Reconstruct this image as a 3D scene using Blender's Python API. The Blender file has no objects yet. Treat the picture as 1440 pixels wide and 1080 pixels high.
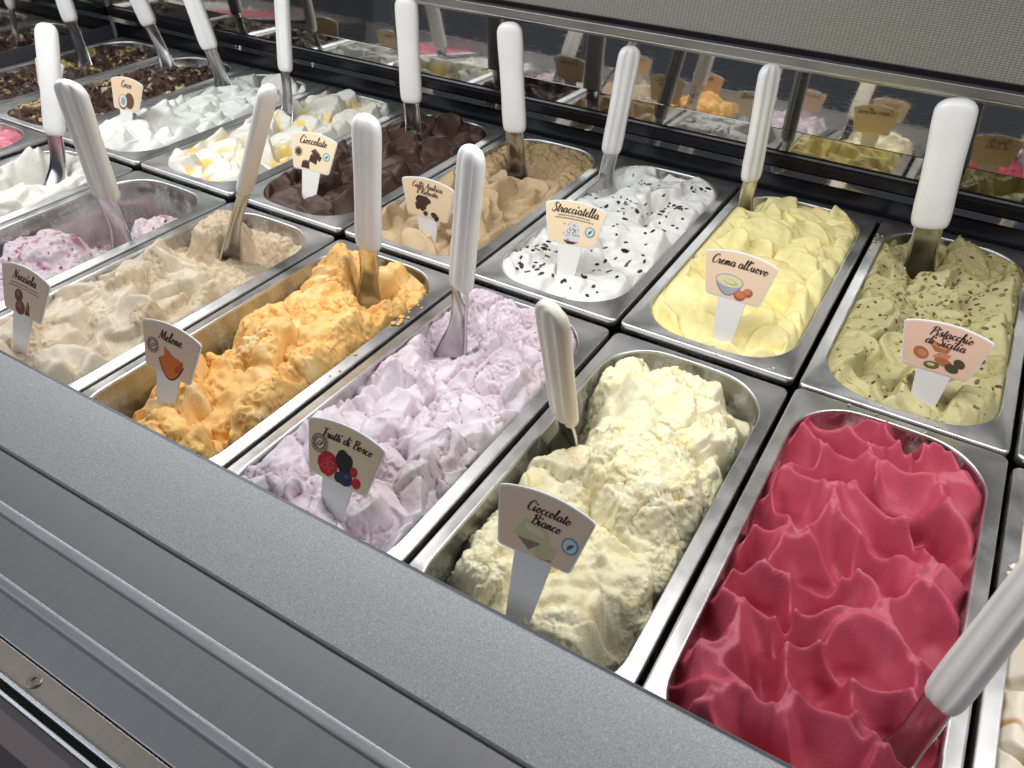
import bpy, bmesh, math, random
import numpy as np
from mathutils import Vector, Matrix

# ------------------------------------------------------------------ camera, world, lamps, exposure
scene = bpy.context.scene
COL = scene.collection
PITCH = 0.168
CAM = Vector((-0.10981, -0.58025, 0.41065))
RC = ((0.8566459, 0.5155016, 0.0203916), (0.3324562, -0.5213786, -0.7858990), (-0.3945005, 0.6800164, -0.6180186))
cam_data = bpy.data.cameras.new('camera')
cam = bpy.data.objects.new('camera', cam_data)
COL.objects.link(cam)
m = Matrix.Identity(4)
for i in range(3):
    m[i][0], m[i][1], m[i][2], m[i][3] = RC[0][i], -RC[1][i], -RC[2][i], CAM[i]
cam.matrix_world = m
cam_data.sensor_width = 36.0
cam_data.lens = 36.0 * 1107.08 / 1440.0
cam_data.clip_start = 0.01
cam_data.clip_end = 50
cam_data.dof.use_dof = True
cam_data.dof.focus_distance = 0.72
cam_data.dof.aperture_fstop = 18.0
scene.camera = cam

world = bpy.data.worlds.new('World')
scene.world = world
world.use_nodes = True
bg = world.node_tree.nodes['Background']
bg.inputs[0].default_value = (0.80, 0.86, 1.0, 1)
bg.inputs[1].default_value = 0.07

def area(name, loc, target, sx, sy, power, color):
    l = bpy.data.lights.new(name, 'AREA')
    l.shape = 'RECTANGLE'; l.size = sx; l.size_y = sy; l.energy = power; l.color = color
    o = bpy.data.objects.new(name, l)
    COL.objects.link(o)
    o.location = loc
    d = Vector(target) - Vector(loc)
    o.rotation_euler = d.to_track_quat('-Z', 'Y').to_euler()
    return o
# the strip lamp in the canopy of the case, above the seam between the two rows
area('canopy_strip_lamp', (-0.60, -0.085, 0.43), (-0.60, -0.085, 0.0), 2.6, 0.07, 8.8, (1.0, 0.985, 0.965))
# the shop's ceiling lights behind the photographer
area('shop_ceiling_lamp', (-2.1, -2.1, 1.9), (-0.6, 0.0, 0.0), 2.4, 1.4, 34.0, (0.86, 0.93, 1.0))

scene.view_settings.view_transform = 'Standard'
scene.view_settings.look = 'None'
scene.view_settings.gamma = 1
scene.view_settings.use_curve_mapping = False
scene.view_settings.exposure = 0.0
scene.render.engine = 'CYCLES'
try:
    scene.cycles.max_bounces = 8
    scene.cycles.caustics_reflective = False
    scene.cycles.sample_clamp_indirect = 4.0
except Exception:
    pass

# ------------------------------------------------------------------ materials
MATS = {}
def new_mat(name):
    mt = bpy.data.materials.new(name)
    mt.use_nodes = True
    nt = mt.node_tree
    b = nt.nodes['Principled BSDF']
    return mt, nt, b
def N(nt, typ, **kw):
    n = nt.nodes.new(typ)
    for k, v in kw.items():
        if hasattr(n, k): setattr(n, k, v)
    return n
def texco(nt, scale=(1, 1, 1)):
    tc = N(nt, 'ShaderNodeTexCoord'); mp = N(nt, 'ShaderNodeMapping')
    mp.inputs['Scale'].default_value = scale
    nt.links.new(tc.outputs['Object'], mp.inputs[0])
    return mp
def noise(nt, vec, scale, detail=3, rough=0.55):
    n = N(nt, 'ShaderNodeTexNoise')
    n.inputs['Scale'].default_value = scale; n.inputs['Detail'].default_value = detail
    n.inputs['Roughness'].default_value = rough
    nt.links.new(vec.outputs[0], n.inputs['Vector'])
    return n
def ramp(nt, fac, stops):
    r = N(nt, 'ShaderNodeValToRGB')
    cr = r.color_ramp
    while len(cr.elements) < len(stops): cr.elements.new(0.5)
    for e, (p, c) in zip(cr.elements, stops):
        e.position = p; e.color = (*c, 1) if len(c) == 3 else c
    nt.links.new(fac, r.inputs[0])
    return r
def bump(nt, b, h, strength, dist):
    bp = N(nt, 'ShaderNodeBump')
    bp.inputs['Strength'].default_value = strength; bp.inputs['Distance'].default_value = dist
    nt.links.new(h, bp.inputs['Height']); nt.links.new(bp.outputs[0], b.inputs['Normal'])
    return bp
def mul(c, f): return tuple(max(0.0, min(1.0, a * f)) for a in c)

def plain(name, color, rough=0.5, metal=0.0, spec=0.5, coat=0.0, var=0.0, vscale=60):
    if name in MATS: return MATS[name]
    mt, nt, b = new_mat(name)
    b.inputs['Base Color'].default_value = (*color, 1)
    b.inputs['Roughness'].default_value = rough
    b.inputs['Metallic'].default_value = metal
    b.inputs['Specular IOR Level'].default_value = spec
    b.inputs['Coat Weight'].default_value = coat
    if var:
        n = noise(nt, texco(nt), vscale, 3)
        r = ramp(nt, n.outputs['Fac'], [(0.3, mul(color, 1 - var)), (0.7, mul(color, 1 + var))])
        nt.links.new(r.outputs[0], b.inputs['Base Color'])
    MATS[name] = mt
    return mt

def steel(name, color=(0.56, 0.56, 0.57), r0=0.2, r1=0.38, stretch=(1, 1, 1), bumpk=0.03, cv=0.12):
    if name in MATS: return MATS[name]
    mt, nt, b = new_mat(name)
    b.inputs['Metallic'].default_value = 1.0
    mp = texco(nt, stretch)
    n1 = noise(nt, mp, 25, 4)
    n2 = noise(nt, mp, 420, 2)
    rr = N(nt, 'ShaderNodeMapRange'); rr.inputs[1].default_value = 0.3; rr.inputs[2].default_value = 0.7
    rr.inputs[3].default_value = r0; rr.inputs[4].default_value = r1
    nt.links.new(n1.outputs['Fac'], rr.inputs[0]); nt.links.new(rr.outputs[0], b.inputs['Roughness'])
    cr = ramp(nt, n1.outputs['Fac'], [(0.25, mul(color, 1 - cv)), (0.75, mul(color, 1 + cv / 2))])
    nt.links.new(cr.outputs[0], b.inputs['Base Color'])
    bump(nt, b, n2.outputs['Fac'], bumpk, 0.001)
    MATS[name] = mt
    return mt

M_PAN = steel('pan_steel', color=(0.68, 0.68, 0.675), r0=0.32, r1=0.48)
M_TUB = steel('tub_steel', color=(0.55, 0.54, 0.53), r0=0.18, r1=0.32)
def frost(mt):
    nt = mt.node_tree; b = nt.nodes['Principled BSDF']
    n = noise(nt, texco(nt, (1, 1, 0.6)), 38, 6, 0.7)
    r = ramp(nt, n.outputs['Fac'], [(0.50, (1, 1, 1)), (0.66, (0.35, 0.35, 0.35))])
    nt.links.new(r.outputs[0], b.inputs['Metallic'])
frost(M_TUB)
M_BLADE = steel('blade_steel', color=(0.60, 0.60, 0.60), r0=0.10, r1=0.26)
M_BRUSH = steel('brushed_ledge', color=(0.31, 0.31, 0.325), r0=0.47, r1=0.49, stretch=(22, 0.6, 1), bumpk=0.03, cv=0.03)
M_RAIL = steel('rail_steel', color=(0.50, 0.51, 0.53), r0=0.30, r1=0.36, stretch=(1, 6, 6))
M_BEIGE = steel('strip_steel', color=(0.40, 0.345, 0.30), r0=0.40, r1=0.46, stretch=(4, 1, 1), cv=0.04)
M_WHITE = plain('white_nylon', (0.80, 0.805, 0.80), 0.34, var=0.06, vscale=18)
M_CREAMN = plain('ivory_nylon', (0.76, 0.71, 0.60), 0.36, var=0.04, vscale=25)
M_SIGNW = plain('sign_plastic', (0.78, 0.77, 0.75), 0.38)
M_BLACK = plain('black_gloss', (0.008, 0.008, 0.010), 0.30, spec=0.22)
M_DARK = plain('dark_well', (0.02, 0.02, 0.023), 0.5)
M_INK = plain('lettering_ink', (0.022, 0.010, 0.009), 0.5)
M_INKB = plain('back_ink', (0.16, 0.10, 0.07), 0.5)

def mirror_mat(name, color, rough):
    mt, nt, b = new_mat(name)
    b.inputs['Metallic'].default_value = 1.0
    b.inputs['Base Color'].default_value = (*color, 1)
    n = noise(nt, texco(nt, (1, 1, 6)), 90, 5, 0.7)
    rr = N(nt, 'ShaderNodeMapRange'); rr.inputs[1].default_value = 0.45; rr.inputs[2].default_value = 0.8
    rr.inputs[3].default_value = rough; rr.inputs[4].default_value = rough + 0.12
    nt.links.new(n.outputs['Fac'], rr.inputs[0]); nt.links.new(rr.outputs[0], b.inputs['Roughness'])
    return mt
M_MIRROR = mirror_mat('back_mirror', (0.64, 0.63, 0.61), 0.015)
M_POLISH = mirror_mat('polished_band', (0.55, 0.54, 0.51), 0.03)

def fascia_mat():
    mt, nt, b = new_mat('metallic_grey_paint')
    b.inputs['Metallic'].default_value = 0.45
    mp = texco(nt)
    n = noise(nt, mp, 1150, 3, 0.85)
    n2 = noise(nt, mp, 900, 2, 0.6)
    r = ramp(nt, n.outputs['Fac'], [(0.34, (0.29, 0.298, 0.315)), (0.52, (0.41, 0.418, 0.435)), (0.68, (0.64, 0.645, 0.655))])
    nt.links.new(r.outputs[0], b.inputs['Base Color'])
    b.inputs['Roughness'].default_value = 0.42
    bump(nt, b, n2.outputs['Fac'], 0.10, 0.0005)
    return mt
M_FASCIA = fascia_mat()

def blind_mat():
    mt, nt, b = new_mat('woven_blind')
    mp = texco(nt)
    br = N(nt, 'ShaderNodeTexBrick')
    br.inputs['Scale'].default_value = 1.0
    br.inputs['Brick Width'].default_value = 0.0046
    br.inputs['Row Height'].default_value = 0.0022
    br.inputs['Mortar Size'].default_value = 0.0005
    br.inputs['Mortar Smooth'].default_value = 0.6
    br.offset = 0.0
    br.inputs['Color1'].default_value = (0.26, 0.247, 0.205, 1)
    br.inputs['Color2'].default_value = (0.29, 0.275, 0.23, 1)
    br.inputs['Mortar'].default_value = (0.13, 0.122, 0.10, 1)
    rot = N(nt, 'ShaderNodeMapping'); rot.inputs['Rotation'].default_value = (0, 0, math.radians(0))
    sep = N(nt, 'ShaderNodeSeparateXYZ'); comb = N(nt, 'ShaderNodeCombineXYZ')
    nt.links.new(mp.outputs[0], sep.inputs[0])
    nt.links.new(sep.outputs['X'], comb.inputs['X']); nt.links.new(sep.outputs['Z'], comb.inputs['Y'])
    nt.links.new(comb.outputs[0], br.inputs['Vector'])
    nt.links.new(br.outputs['Color'], b.inputs['Base Color'])
    b.inputs['Roughness'].default_value = 0.5
    b.inputs['Metallic'].default_value = 0.25
    bump(nt, b, br.outputs['Fac'], -0.6, 0.0008)
    return mt
M_BLIND = blind_mat()

def gelato_mat(name, c1, c2=None, rough=0.45, sss=0.25, fine=0.35, fscale=620, cvar=0.06, radius=None, spec=0.4):
    """c1 body colour, c2 colour where the vertex attribute 'mix' is 1 (sauce, crumbly cut face, shade painted between folds, fruit)"""
    mt, nt, b = new_mat(name)
    mp = texco(nt)
    n = noise(nt, mp, 70, 4)
    r = ramp(nt, n.outputs['Fac'], [(0.3, mul(c1, 1 - cvar)), (0.7, mul(c1, 1 + cvar))])
    out = r.outputs[0]
    if c2 is not None:
        at = N(nt, 'ShaderNodeAttribute'); at.attribute_name = 'mix'
        mx = N(nt, 'ShaderNodeMix'); mx.data_type = 'RGBA'
        nt.links.new(at.outputs['Fac'], mx.inputs['Factor'])
        nt.links.new(out, mx.inputs[6]); mx.inputs[7].default_value = (*c2, 1)
        out = mx.outputs[2]
    nt.links.new(out, b.inputs['Base Color'])
    b.inputs['Roughness'].default_value = rough
    b.inputs['Specular IOR Level'].default_value = spec
    if sss:
        b.inputs['Subsurface Weight'].default_value = sss
        b.inputs['Subsurface Radius'].default_value = radius or (1.0, 0.7, 0.5)
        b.inputs['Subsurface Scale'].default_value = 0.0016
    f = noise(nt, mp, fscale, 3, 0.65)
    bump(nt, b, f.outputs['Fac'], fine, 0.0012)
    return mt

# ------------------------------------------------------------------ object helpers
def link(o, parent=None):
    COL.objects.link(o)
    if parent is not None: o.parent = parent
    return o
def mesh_obj(name, verts, faces, mat, parent=None, smooth=False, mats=None, midx=None):
    me = bpy.data.meshes.new(name)
    me.from_pydata([tuple(v) for v in verts], [], faces)
    for mm in (mats or [mat]): me.materials.append(mm)
    if midx is not None: me.polygons.foreach_set('material_index', midx)
    if smooth: me.polygons.foreach_set('use_smooth', [True] * len(me.polygons))
    me.update()
    return link(bpy.data.objects.new(name, me), parent)
def empty(name, loc, label, cat, group=None, rot=(0, 0, 0)):
    o = bpy.data.objects.new(name, None)
    o.empty_display_size = 0.02
    o.location = loc; o.rotation_euler = rot
    link(o)
    tag(o, label, cat, group)
    return o
def tag(o, label, cat, group=None):
    o['label'] = label; o['category'] = cat
    if group: o['group'] = group
    return o
def box(x0, x1, y0, y1, z0, z1):
    v = [(x, y, z) for x in (x0, x1) for y in (y0, y1) for z in (z0, z1)]
    f = [(0, 1, 3, 2), (4, 6, 7, 5), (0, 4, 5, 1), (2, 3, 7, 6), (0, 2, 6, 4), (1, 5, 7, 3)]
    return v, f
def extrude_profile(prof, x0, x1, closed=True):
    n = len(prof)
    v = [(x0, y, z) for y, z in prof] + [(x1, y, z) for y, z in prof]
    f = []
    for i in range(n if closed else n - 1):
        j = (i + 1) % n
        f.append((i, j, n + j, n + i))
    if closed:
        f.append(tuple(range(n))[::-1]); f.append(tuple(range(n, 2 * n)))
    return v, f
def fix_normals(o):
    bm = bmesh.new(); bm.from_mesh(o.data)
    bmesh.ops.recalc_face_normals(bm, faces=bm.faces)
    bm.to_mesh(o.data); bm.free()
    return o
def bevel(o, w, seg=2):
    md = o.modifiers.new('bevel', 'BEVEL'); md.width = w; md.segments = seg; md.limit_method = 'ANGLE'
    return o

# ------------------------------------------------------------------ display case (setting)
XL, XR = -1.535, 0.42
case = empty('display_case', (-0.5, 0.0, -0.135), 'stainless steel gelato display case with grey front ledge and mirrored back wall', 'display case')
def part(name, v, f, mat, bev=0.0, smooth=False, parent=None):
    base = Vector((-0.5, 0.0, -0.135))
    o = mesh_obj(name, [tuple(Vector(p) - base) for p in v], f, mat, parent or case, smooth)
    fix_normals(o)
    if bev: bevel(o, bev)
    return o
part('well_floor', *box(XL - 0.02, XR, -0.372, 0.375, -0.135, -0.1205), M_DARK)
# front: grey painted ledge, brushed panel with two raised ribs, screw strip and glass channel
part('front_ledge', *extrude_profile([(-0.3435, 0.022), (-0.3440, 0.0235), (-0.3455, 0.0240), (-0.405, 0.0130), (-0.406, 0.0115), (-0.406, -0.06), (-0.372, -0.1205), (-0.3405, -0.1205), (-0.3405, -0.02), (-0.3425, 0.0)], XL, XR), M_FASCIA)
part('brushed_panel', *extrude_profile([(-0.4065, 0.0100), (-0.4970, -0.0010), (-0.4975, -0.03), (-0.4065, -0.03)], XL, XR), M_BRUSH, 0.0006)
for y in (-0.4390, -0.4745):
    zc = 0.0100 - (abs(y) - 0.4065) * 0.1176
    pr = [(y + 0.0040, zc - 0.0006), (y + 0.0033, zc + 0.0011), (y + 0.0026, zc + 0.0012), (y + 0.0018, zc + 0.0006), (y - 0.0018, zc + 0.0004), (y - 0.0026, zc + 0.0009), (y - 0.0033, zc + 0.0008), (y - 0.0040, zc - 0.0008)]
    part('raised_rib', *extrude_profile(pr, XL, XR), steel('rib_steel', color=(0.36, 0.37, 0.39), r0=0.44, r1=0.50, stretch=(1, 6, 6), cv=0.04), smooth=False)
part('screw_strip', *extrude_profile([(-0.4978, -0.002), (-0.5105, -0.004), (-0.5105, -0.03), (-0.4978, -0.03)], XL, XR), M_BEIGE, 0.0004)
part('glass_channel_lip', *extrude_profile([(-0.5110, -0.001), (-0.5132, -0.0015), (-0.5132, -0.03), (-0.5110, -0.03)], XL, XR), M_RAIL, 0.0005)
part('channel_groove', *extrude_profile([(-0.5134, -0.010), (-0.5170, -0.010), (-0.5170, -0.03), (-0.5134, -0.03)], XL, XR), M_DARK)
part('outer_lip', *extrude_profile([(-0.5172, -0.002), (-0.5192, -0.0025), (-0.5192, -0.03), (-0.5172, -0.03)], XL, XR), M_RAIL, 0.0005)
part('apron', *extrude_profile([(-0.5194, -0.006), (-0.535, -0.010), (-0.56, -0.05), (-0.56, -0.06), (-0.5194, -0.06)], XL, XR), plain('apron_brown', (0.13, 0.095, 0.095), 0.5))
def screw(x, y, z):
    vs, fs = [], []
    rings = [(0.0046, 0.0), (0.0046, 0.0008), (0.0040, 0.0013), (0.0020, 0.0013), (0.0018, 0.0002)]
    n = 24
    for r, h in rings:
        nn = 24
        for i in range(nn):
            a = 2 * math.pi * i / nn
            rr = r
            if r < 0.003: rr = r / max(math.cos(((a + math.pi / 6) % (math.pi / 3)) - math.pi / 6), 0.5) * 0.9
            vs.append((x + rr * math.cos(a), y + rr * math.sin(a), z + h))
    for k in range(len(rings) - 1):
        for i in range(n):
            j = (i + 1) % n
            fs.append((k * n + i, k * n + j, (k + 1) * n + j, (k + 1) * n + i))
    fs.append(tuple(range((len(rings) - 1) * n, len(rings) * n)))
    part('screw', vs, fs, M_BEIGE)
screw(-0.4615, -0.5040, -0.0031)
part('edge_highlight_bead', *extrude_profile([(-0.3432 + 0.0011 * math.cos(a * math.pi / 4), 0.0236 + 0.0011 * math.sin(a * math.pi / 4)) for a in range(8)], XL, XR), M_RAIL, smooth=False)  # added bead standing in for the bright highlight along the ledge edge
# back wall
YB = 0.374
def yb(z): return YB + 0.095 * z
part('black_back_wall', *extrude_profile([(YB - 0.001, -0.1205), (YB - 0.001, -0.006), (YB + 0.004, 0.0), (YB + 0.004, 0.052), (YB + 0.03, 0.052), (YB + 0.03, -0.1205)], XL, XR), M_BLACK)
part('reflective_trim', *extrude_profile([(YB + 0.0035, 0.0245), (YB - 0.0025, 0.0260), (YB - 0.0005, 0.0330), (YB + 0.0035, 0.0345)], XL, XR), M_POLISH)
part('black_ledge', *extrude_profile([(YB - 0.004, 0.0355), (YB - 0.006, 0.0470), (YB - 0.002, 0.0500), (YB + 0.0035, 0.0510), (YB + 0.0035, 0.0355)], XL, XR), M_BLACK, 0.0006)
part('polished_band', *extrude_profile([(yb(0.051) + 0.001, 0.0512), (yb(0.051) + 0.0002, 0.0525), (yb(0.077) - 0.0018, 0.0765), (yb(0.077) + 0.004, 0.0765), (yb(0.051) + 0.004, 0.0512)], XL, XR), M_POLISH)
part('back_mirror', *extrude_profile([(yb(0.077), 0.0768), (yb(0.143), 0.1425), (yb(0.143) + 0.004, 0.1425), (yb(0.077) + 0.004, 0.0768)], XL, XR), M_MIRROR)
part('top_rail', *extrude_profile([(yb(0.1427) - 0.003, 0.1427), (yb(0.146) - 0.005, 0.1460), (yb(0.147) - 0.0045, 0.1475), (yb(0.150) - 0.0085, 0.1485), (yb(0.158) - 0.0085, 0.1580), (yb(0.160) - 0.006, 0.1600), (yb(0.160) + 0.01, 0.1600), (yb(0.1427) + 0.01, 0.1427)], XL, XR), steel('satin_rail', color=(0.52, 0.52, 0.49), r0=0.30, r1=0.33, stretch=(1, 8, 8), cv=0.03), 0.0006)
part('seal_strip', *extrude_profile([(yb(0.160) - 0.004, 0.1601), (yb(0.166) - 0.004, 0.1655), (yb(0.166) + 0.008, 0.1655), (yb(0.160) + 0.008, 0.1601)], XL, XR), M_BLACK)
part('woven_blind', *extrude_profile([(yb(0.166) + 0.000, 0.1656), (yb(0.166) + 0.05, 0.40), (yb(0.166) + 0.053, 0.40), (yb(0.166) + 0.004, 0.1656)], XL, XR), M_BLIND)
# left end wall: dark trim, mirror, rail
part('end_trim', *box(XL - 0.010, XL - 0.001, -0.372, YB - 0.002, -0.1205, 0.018), plain('end_trim_grey', (0.10, 0.10, 0.11), 0.35))
part('end_mirror', *box(XL - 0.010, XL - 0.003, -0.372, YB - 0.002, 0.0182, 0.098), M_MIRROR)
part('end_rail', *box(XL - 0.014, XL - 0.001, -0.372, YB - 0.002, 0.0982, 0.112), MATS['satin_rail'], 0.001)

# ------------------------------------------------------------------ gelato pans
HWO, HWI = 0.0815, 0.0705           # outer / opening half widths
PLEN = 0.366
def loop(hw, y0, y1, r, bulge, z, nc=10, ns=12):
    """closed rounded rectangle, local x centred, y from the pan's front end; ends bulged outward"""
    pts = []
    def endb(x): return bulge * (1 - (x / hw) ** 2)
    corners = [(hw - r, y0 + r, -90), (hw - r, y1 - r, 0), (-hw + r, y1 - r, 90), (-hw + r, y0 + r, 180)]
    for ci, (cx, cy, a0) in enumerate(corners):
        arc = [(cx + r * math.cos(math.radians(a0 + 90 * t / nc)), cy + r * math.sin(math.radians(a0 + 90 * t / nc))) for t in range(nc + 1)]
        pts += arc
        nx, ny, a1 = corners[(ci + 1) % 4]
        st = (nx + r * math.cos(math.radians(a1)), ny + r * math.sin(math.radians(a1)))
        e = arc[-1]
        for k in range(1, ns):
            t = k / ns
            pts.append((e[0] + (st[0] - e[0]) * t, e[1] + (st[1] - e[1]) * t))
    out = []
    mid = (y0 + y1) / 2
    for x, y in pts:
        w = max(0.0, min(1.0, (abs(y - mid) - ((y1 - y0) / 2 - r * 1.3)) / (r * 1.3)))
        out.append((x, y + math.copysign(endb(x) * w, y - mid), z))
    return out
OY0, OY1, OR, OB = 0.015, PLEN - 0.015, 0.043, 0.006
def rings_mesh(rings, cap=False):
    v = [p for r in rings for p in r]; n = len(rings[0]); f = []
    for k in range(len(rings) - 1):
        for i in range(n):
            j = (i + 1) % n
            f.append((k * n + i, k * n + j, (k + 1) * n + j, (k + 1) * n + i))
    if cap:
        f.append(tuple(range((len(rings) - 1) * n, len(rings) * n)))
    return v, f
def make_pan_meshes():
    R = []
    def o(hwd, ins, r, z): return loop(HWO - hwd, ins, PLEN - ins, r, 0, z)
    R.append(o(0.0012, 0.0012, 0.006, -0.0090)); R.append(o(0.0002, 0.0002, 0.0065, -0.0085))
    R.append(o(0.0000, 0.0000, 0.0065, -0.0020)); R.append(o(0.0005, 0.0005, 0.0065, -0.0006)); R.append(o(0.0018, 0.0018, 0.006, 0.0))
    def i(d, z): return loop(HWI - d, OY0 + d, OY1 - d, max(OR - d * 0.8, 0.02), OB, z)
    R.append(i(-0.0022, 0.0)); R.append(i(-0.0014, 0.0006)); R.append(i(-0.0006, 0.0006)); R.append(i(0.0001, -0.0004)); R.append(i(0.0004, -0.0022))
    rim = rings_mesh(R)
    T = [i(0.0004, -0.0022), i(0.0012, -0.012), i(0.0020, -0.0135), i(0.0030, -0.03), i(0.0062, -0.095), i(0.0085, -0.108), i(0.0150, -0.1165), i(0.0230, -0.118)]
    tub = rings_mesh(T, cap=True)
    return rim, tub
(RV, RF), (TV, TF) = make_pan_meshes()
ROWY = (-0.368, 0.0022)
def pan_origin(row, k, z): return Vector((-(k + 0.5) * PITCH, ROWY[row], z))
PAN = {}
proto = {}
def make_pan(key, row, k, z, label):
    e = empty('gelato_pan', pan_origin(row, k, z), label, 'pan', 'steel gelato pans set in the case')
    if not proto:
        a = fix_normals(mesh_obj('rim', RV, RF, M_PAN, e, True)); b = mesh_obj('tub', TV, TF, M_TUB, e, True)
        proto['rim'] = a; proto['tub'] = b
    else:
        for nm in ('rim', 'tub'):
            c = proto[nm].copy(); link(c, e)
    # every pan stands on the same floor: the feet make up the few millimetres of difference
    for fx in (-0.03, 0.03):
        v, f = box(fx - 0.004, fx + 0.004, 0.04, PLEN - 0.04, -0.1205 - z, -0.1176)
        mesh_obj('foot', v, f, M_DARK, e)
    PAN[key] = e
    return e

# ------------------------------------------------------------------ numpy noise and sculpting (millimetres)
def _hash(ix, iy, seed):
    h = (ix.astype(np.int64) * 374761393 + iy.astype(np.int64) * 668265263 + seed * 1442695041) & 0x7fffffff
    h = ((h ^ (h >> 13)) * 1274126177) & 0x7fffffff
    return (h ^ (h >> 16))
def gnoise(x, y, seed=0):
    ix = np.floor(x); iy = np.floor(y); fx = x - ix; fy = y - iy
    u = fx * fx * fx * (fx * (fx * 6 - 15) + 10); v = fy * fy * fy * (fy * (fy * 6 - 15) + 10)
    def g(dx, dy):
        a = _hash(ix + dx, iy + dy, seed) * (2 * np.pi / 65536.0)
        return np.cos(a) * (fx - dx) + np.sin(a) * (fy - dy)
    n0 = g(0, 0) * (1 - u) + g(1, 0) * u
    n1 = g(0, 1) * (1 - u) + g(1, 1) * u
    return (n0 * (1 - v) + n1 * v) * 1.41
def fbm(x, y, size, octv=4, seed=0, gain=0.5):
    s = np.zeros_like(x); a = 1.0; f = 1.0 / size
    for o in range(octv):
        s += a * gnoise(x * f + 17.3 * o, y * f - 9.1 * o, seed + o * 31); a *= gain; f *= 2.03
    return s
def ridged(x, y, size, octv=4, seed=0, gain=0.5):
    s = np.zeros_like(x); a = 1.0; f = 1.0 / size
    for o in range(octv):
        s += a * (1 - 2 * np.abs(gnoise(x * f + 7.7 * o, y * f + 3.3 * o, seed + o * 57))); a *= gain; f *= 2.1
    return s
def gnoise3(x, y, z, seed=0):
    ix = np.floor(x); iy = np.floor(y); iz = np.floor(z); fx = x - ix; fy = y - iy; fz = z - iz
    u = fx * fx * (3 - 2 * fx); v = fy * fy * (3 - 2 * fy); w = fz * fz * (3 - 2 * fz)
    def g(dx, dy, dz):
        h = _hash(ix + dx, iy + dy + 57 * (iz + dz), seed)
        a = (h & 1023) * (2 * np.pi / 1024.0); c = ((h >> 10) & 1023) / 511.5 - 1.0; r = np.sqrt(np.maximum(0, 1 - c * c))
        return r * np.cos(a) * (fx - dx) + r * np.sin(a) * (fy - dy) + c * (fz - dz)
    def lerp(a, b, t): return a + (b - a) * t
    return 1.5 * lerp(lerp(lerp(g(0, 0, 0), g(1, 0, 0), u), lerp(g(0, 1, 0), g(1, 1, 0), u), v), lerp(lerp(g(0, 0, 1), g(1, 0, 1), u), lerp(g(0, 1, 1), g(1, 1, 1), u), v), w)
def crumb3(x, y, z, size, seed):
    s = np.zeros_like(x); a = 1.0; f = 1.0 / size
    for o in range(4):
        n = gnoise3(x * f + 3.1 * o, y * f, z * f - 1.7 * o, seed + 13 * o)
        s += a * (0.55 - 1.4 * np.abs(n) if o < 2 else n); a *= 0.58; f *= 1.97
    return s
def sstep(a, b, x):
    t = np.clip((x - a) / (b - a), 0, 1); return t * t * (3 - 2 * t)
def jitter(cellx, celly, rng, j=0.38, x0=-90, x1=90, y0=-20, y1=390):
    pts = []
    r = 0
    y = y0
    while y < y1:
        x = x0 + (cellx / 2 if r % 2 else 0)
        while x < x1:
            pts.append((x + rng.uniform(-j, j) * cellx, y + rng.uniform(-j, j) * celly)); x += cellx
        y += celly; r += 1
    return pts

def zeros(x): return np.zeros_like(x)

def bowls(x, y, rng, cell, depth, power=1.6, tip=6.0, aniso=0.35, jit=0.42, tilt=0.12):
    """scooped bowls meeting in sharp ridges that run up to drawn-out tips"""
    f1 = np.full_like(x, 1e9); f2 = f1.copy(); f3 = f1.copy(); off = zeros(x); crease = zeros(x)
    for (sx, sy) in jitter(cell, cell * 0.92, rng, jit):
        a = rng.uniform(0, math.pi); e = 1 + rng.uniform(-aniso, aniso)
        dx = x - sx; dy = y - sy
        u = (dx * math.cos(a) + dy * math.sin(a)) * e; w = (-dx * math.sin(a) + dy * math.cos(a)) / e
        w = w + 0.010 * rng.uniform(-1, 1) * np.clip(u, -30, 30) ** 2
        d = np.sqrt(u * u + w * w)
        cr = np.exp(-(w / 0.6) ** 2) * sstep(0.40 * cell, 0.1 * cell, d)
        tl = tilt * rng.uniform(-1, 1) * dx + tilt * rng.uniform(-1, 1) * dy
        nb = d < f1
        f3 = np.where(nb, f2, np.where(d < f2, f2, np.minimum(f3, d)))
        f2 = np.where(nb, f1, np.minimum(f2, d))
        off = np.where(nb, tl, off); crease = np.where(nb, cr, crease)
        f1 = np.where(nb, d, f1)
    r12 = np.clip(f1 / (f2 + 1e-6), 0, 1); r13 = np.clip(f1 / (f3 + 1e-6), 0, 1)
    k = np.clip(f1 / (cell * 0.42), 0.55, 1.25)
    h = depth * k * (0.70 * r12 ** power + 0.30 * r13 ** power) + tip * r13 ** 7 + off * (1 - r12 ** 3)
    return h, f2 - f1, crease, r13

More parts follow.
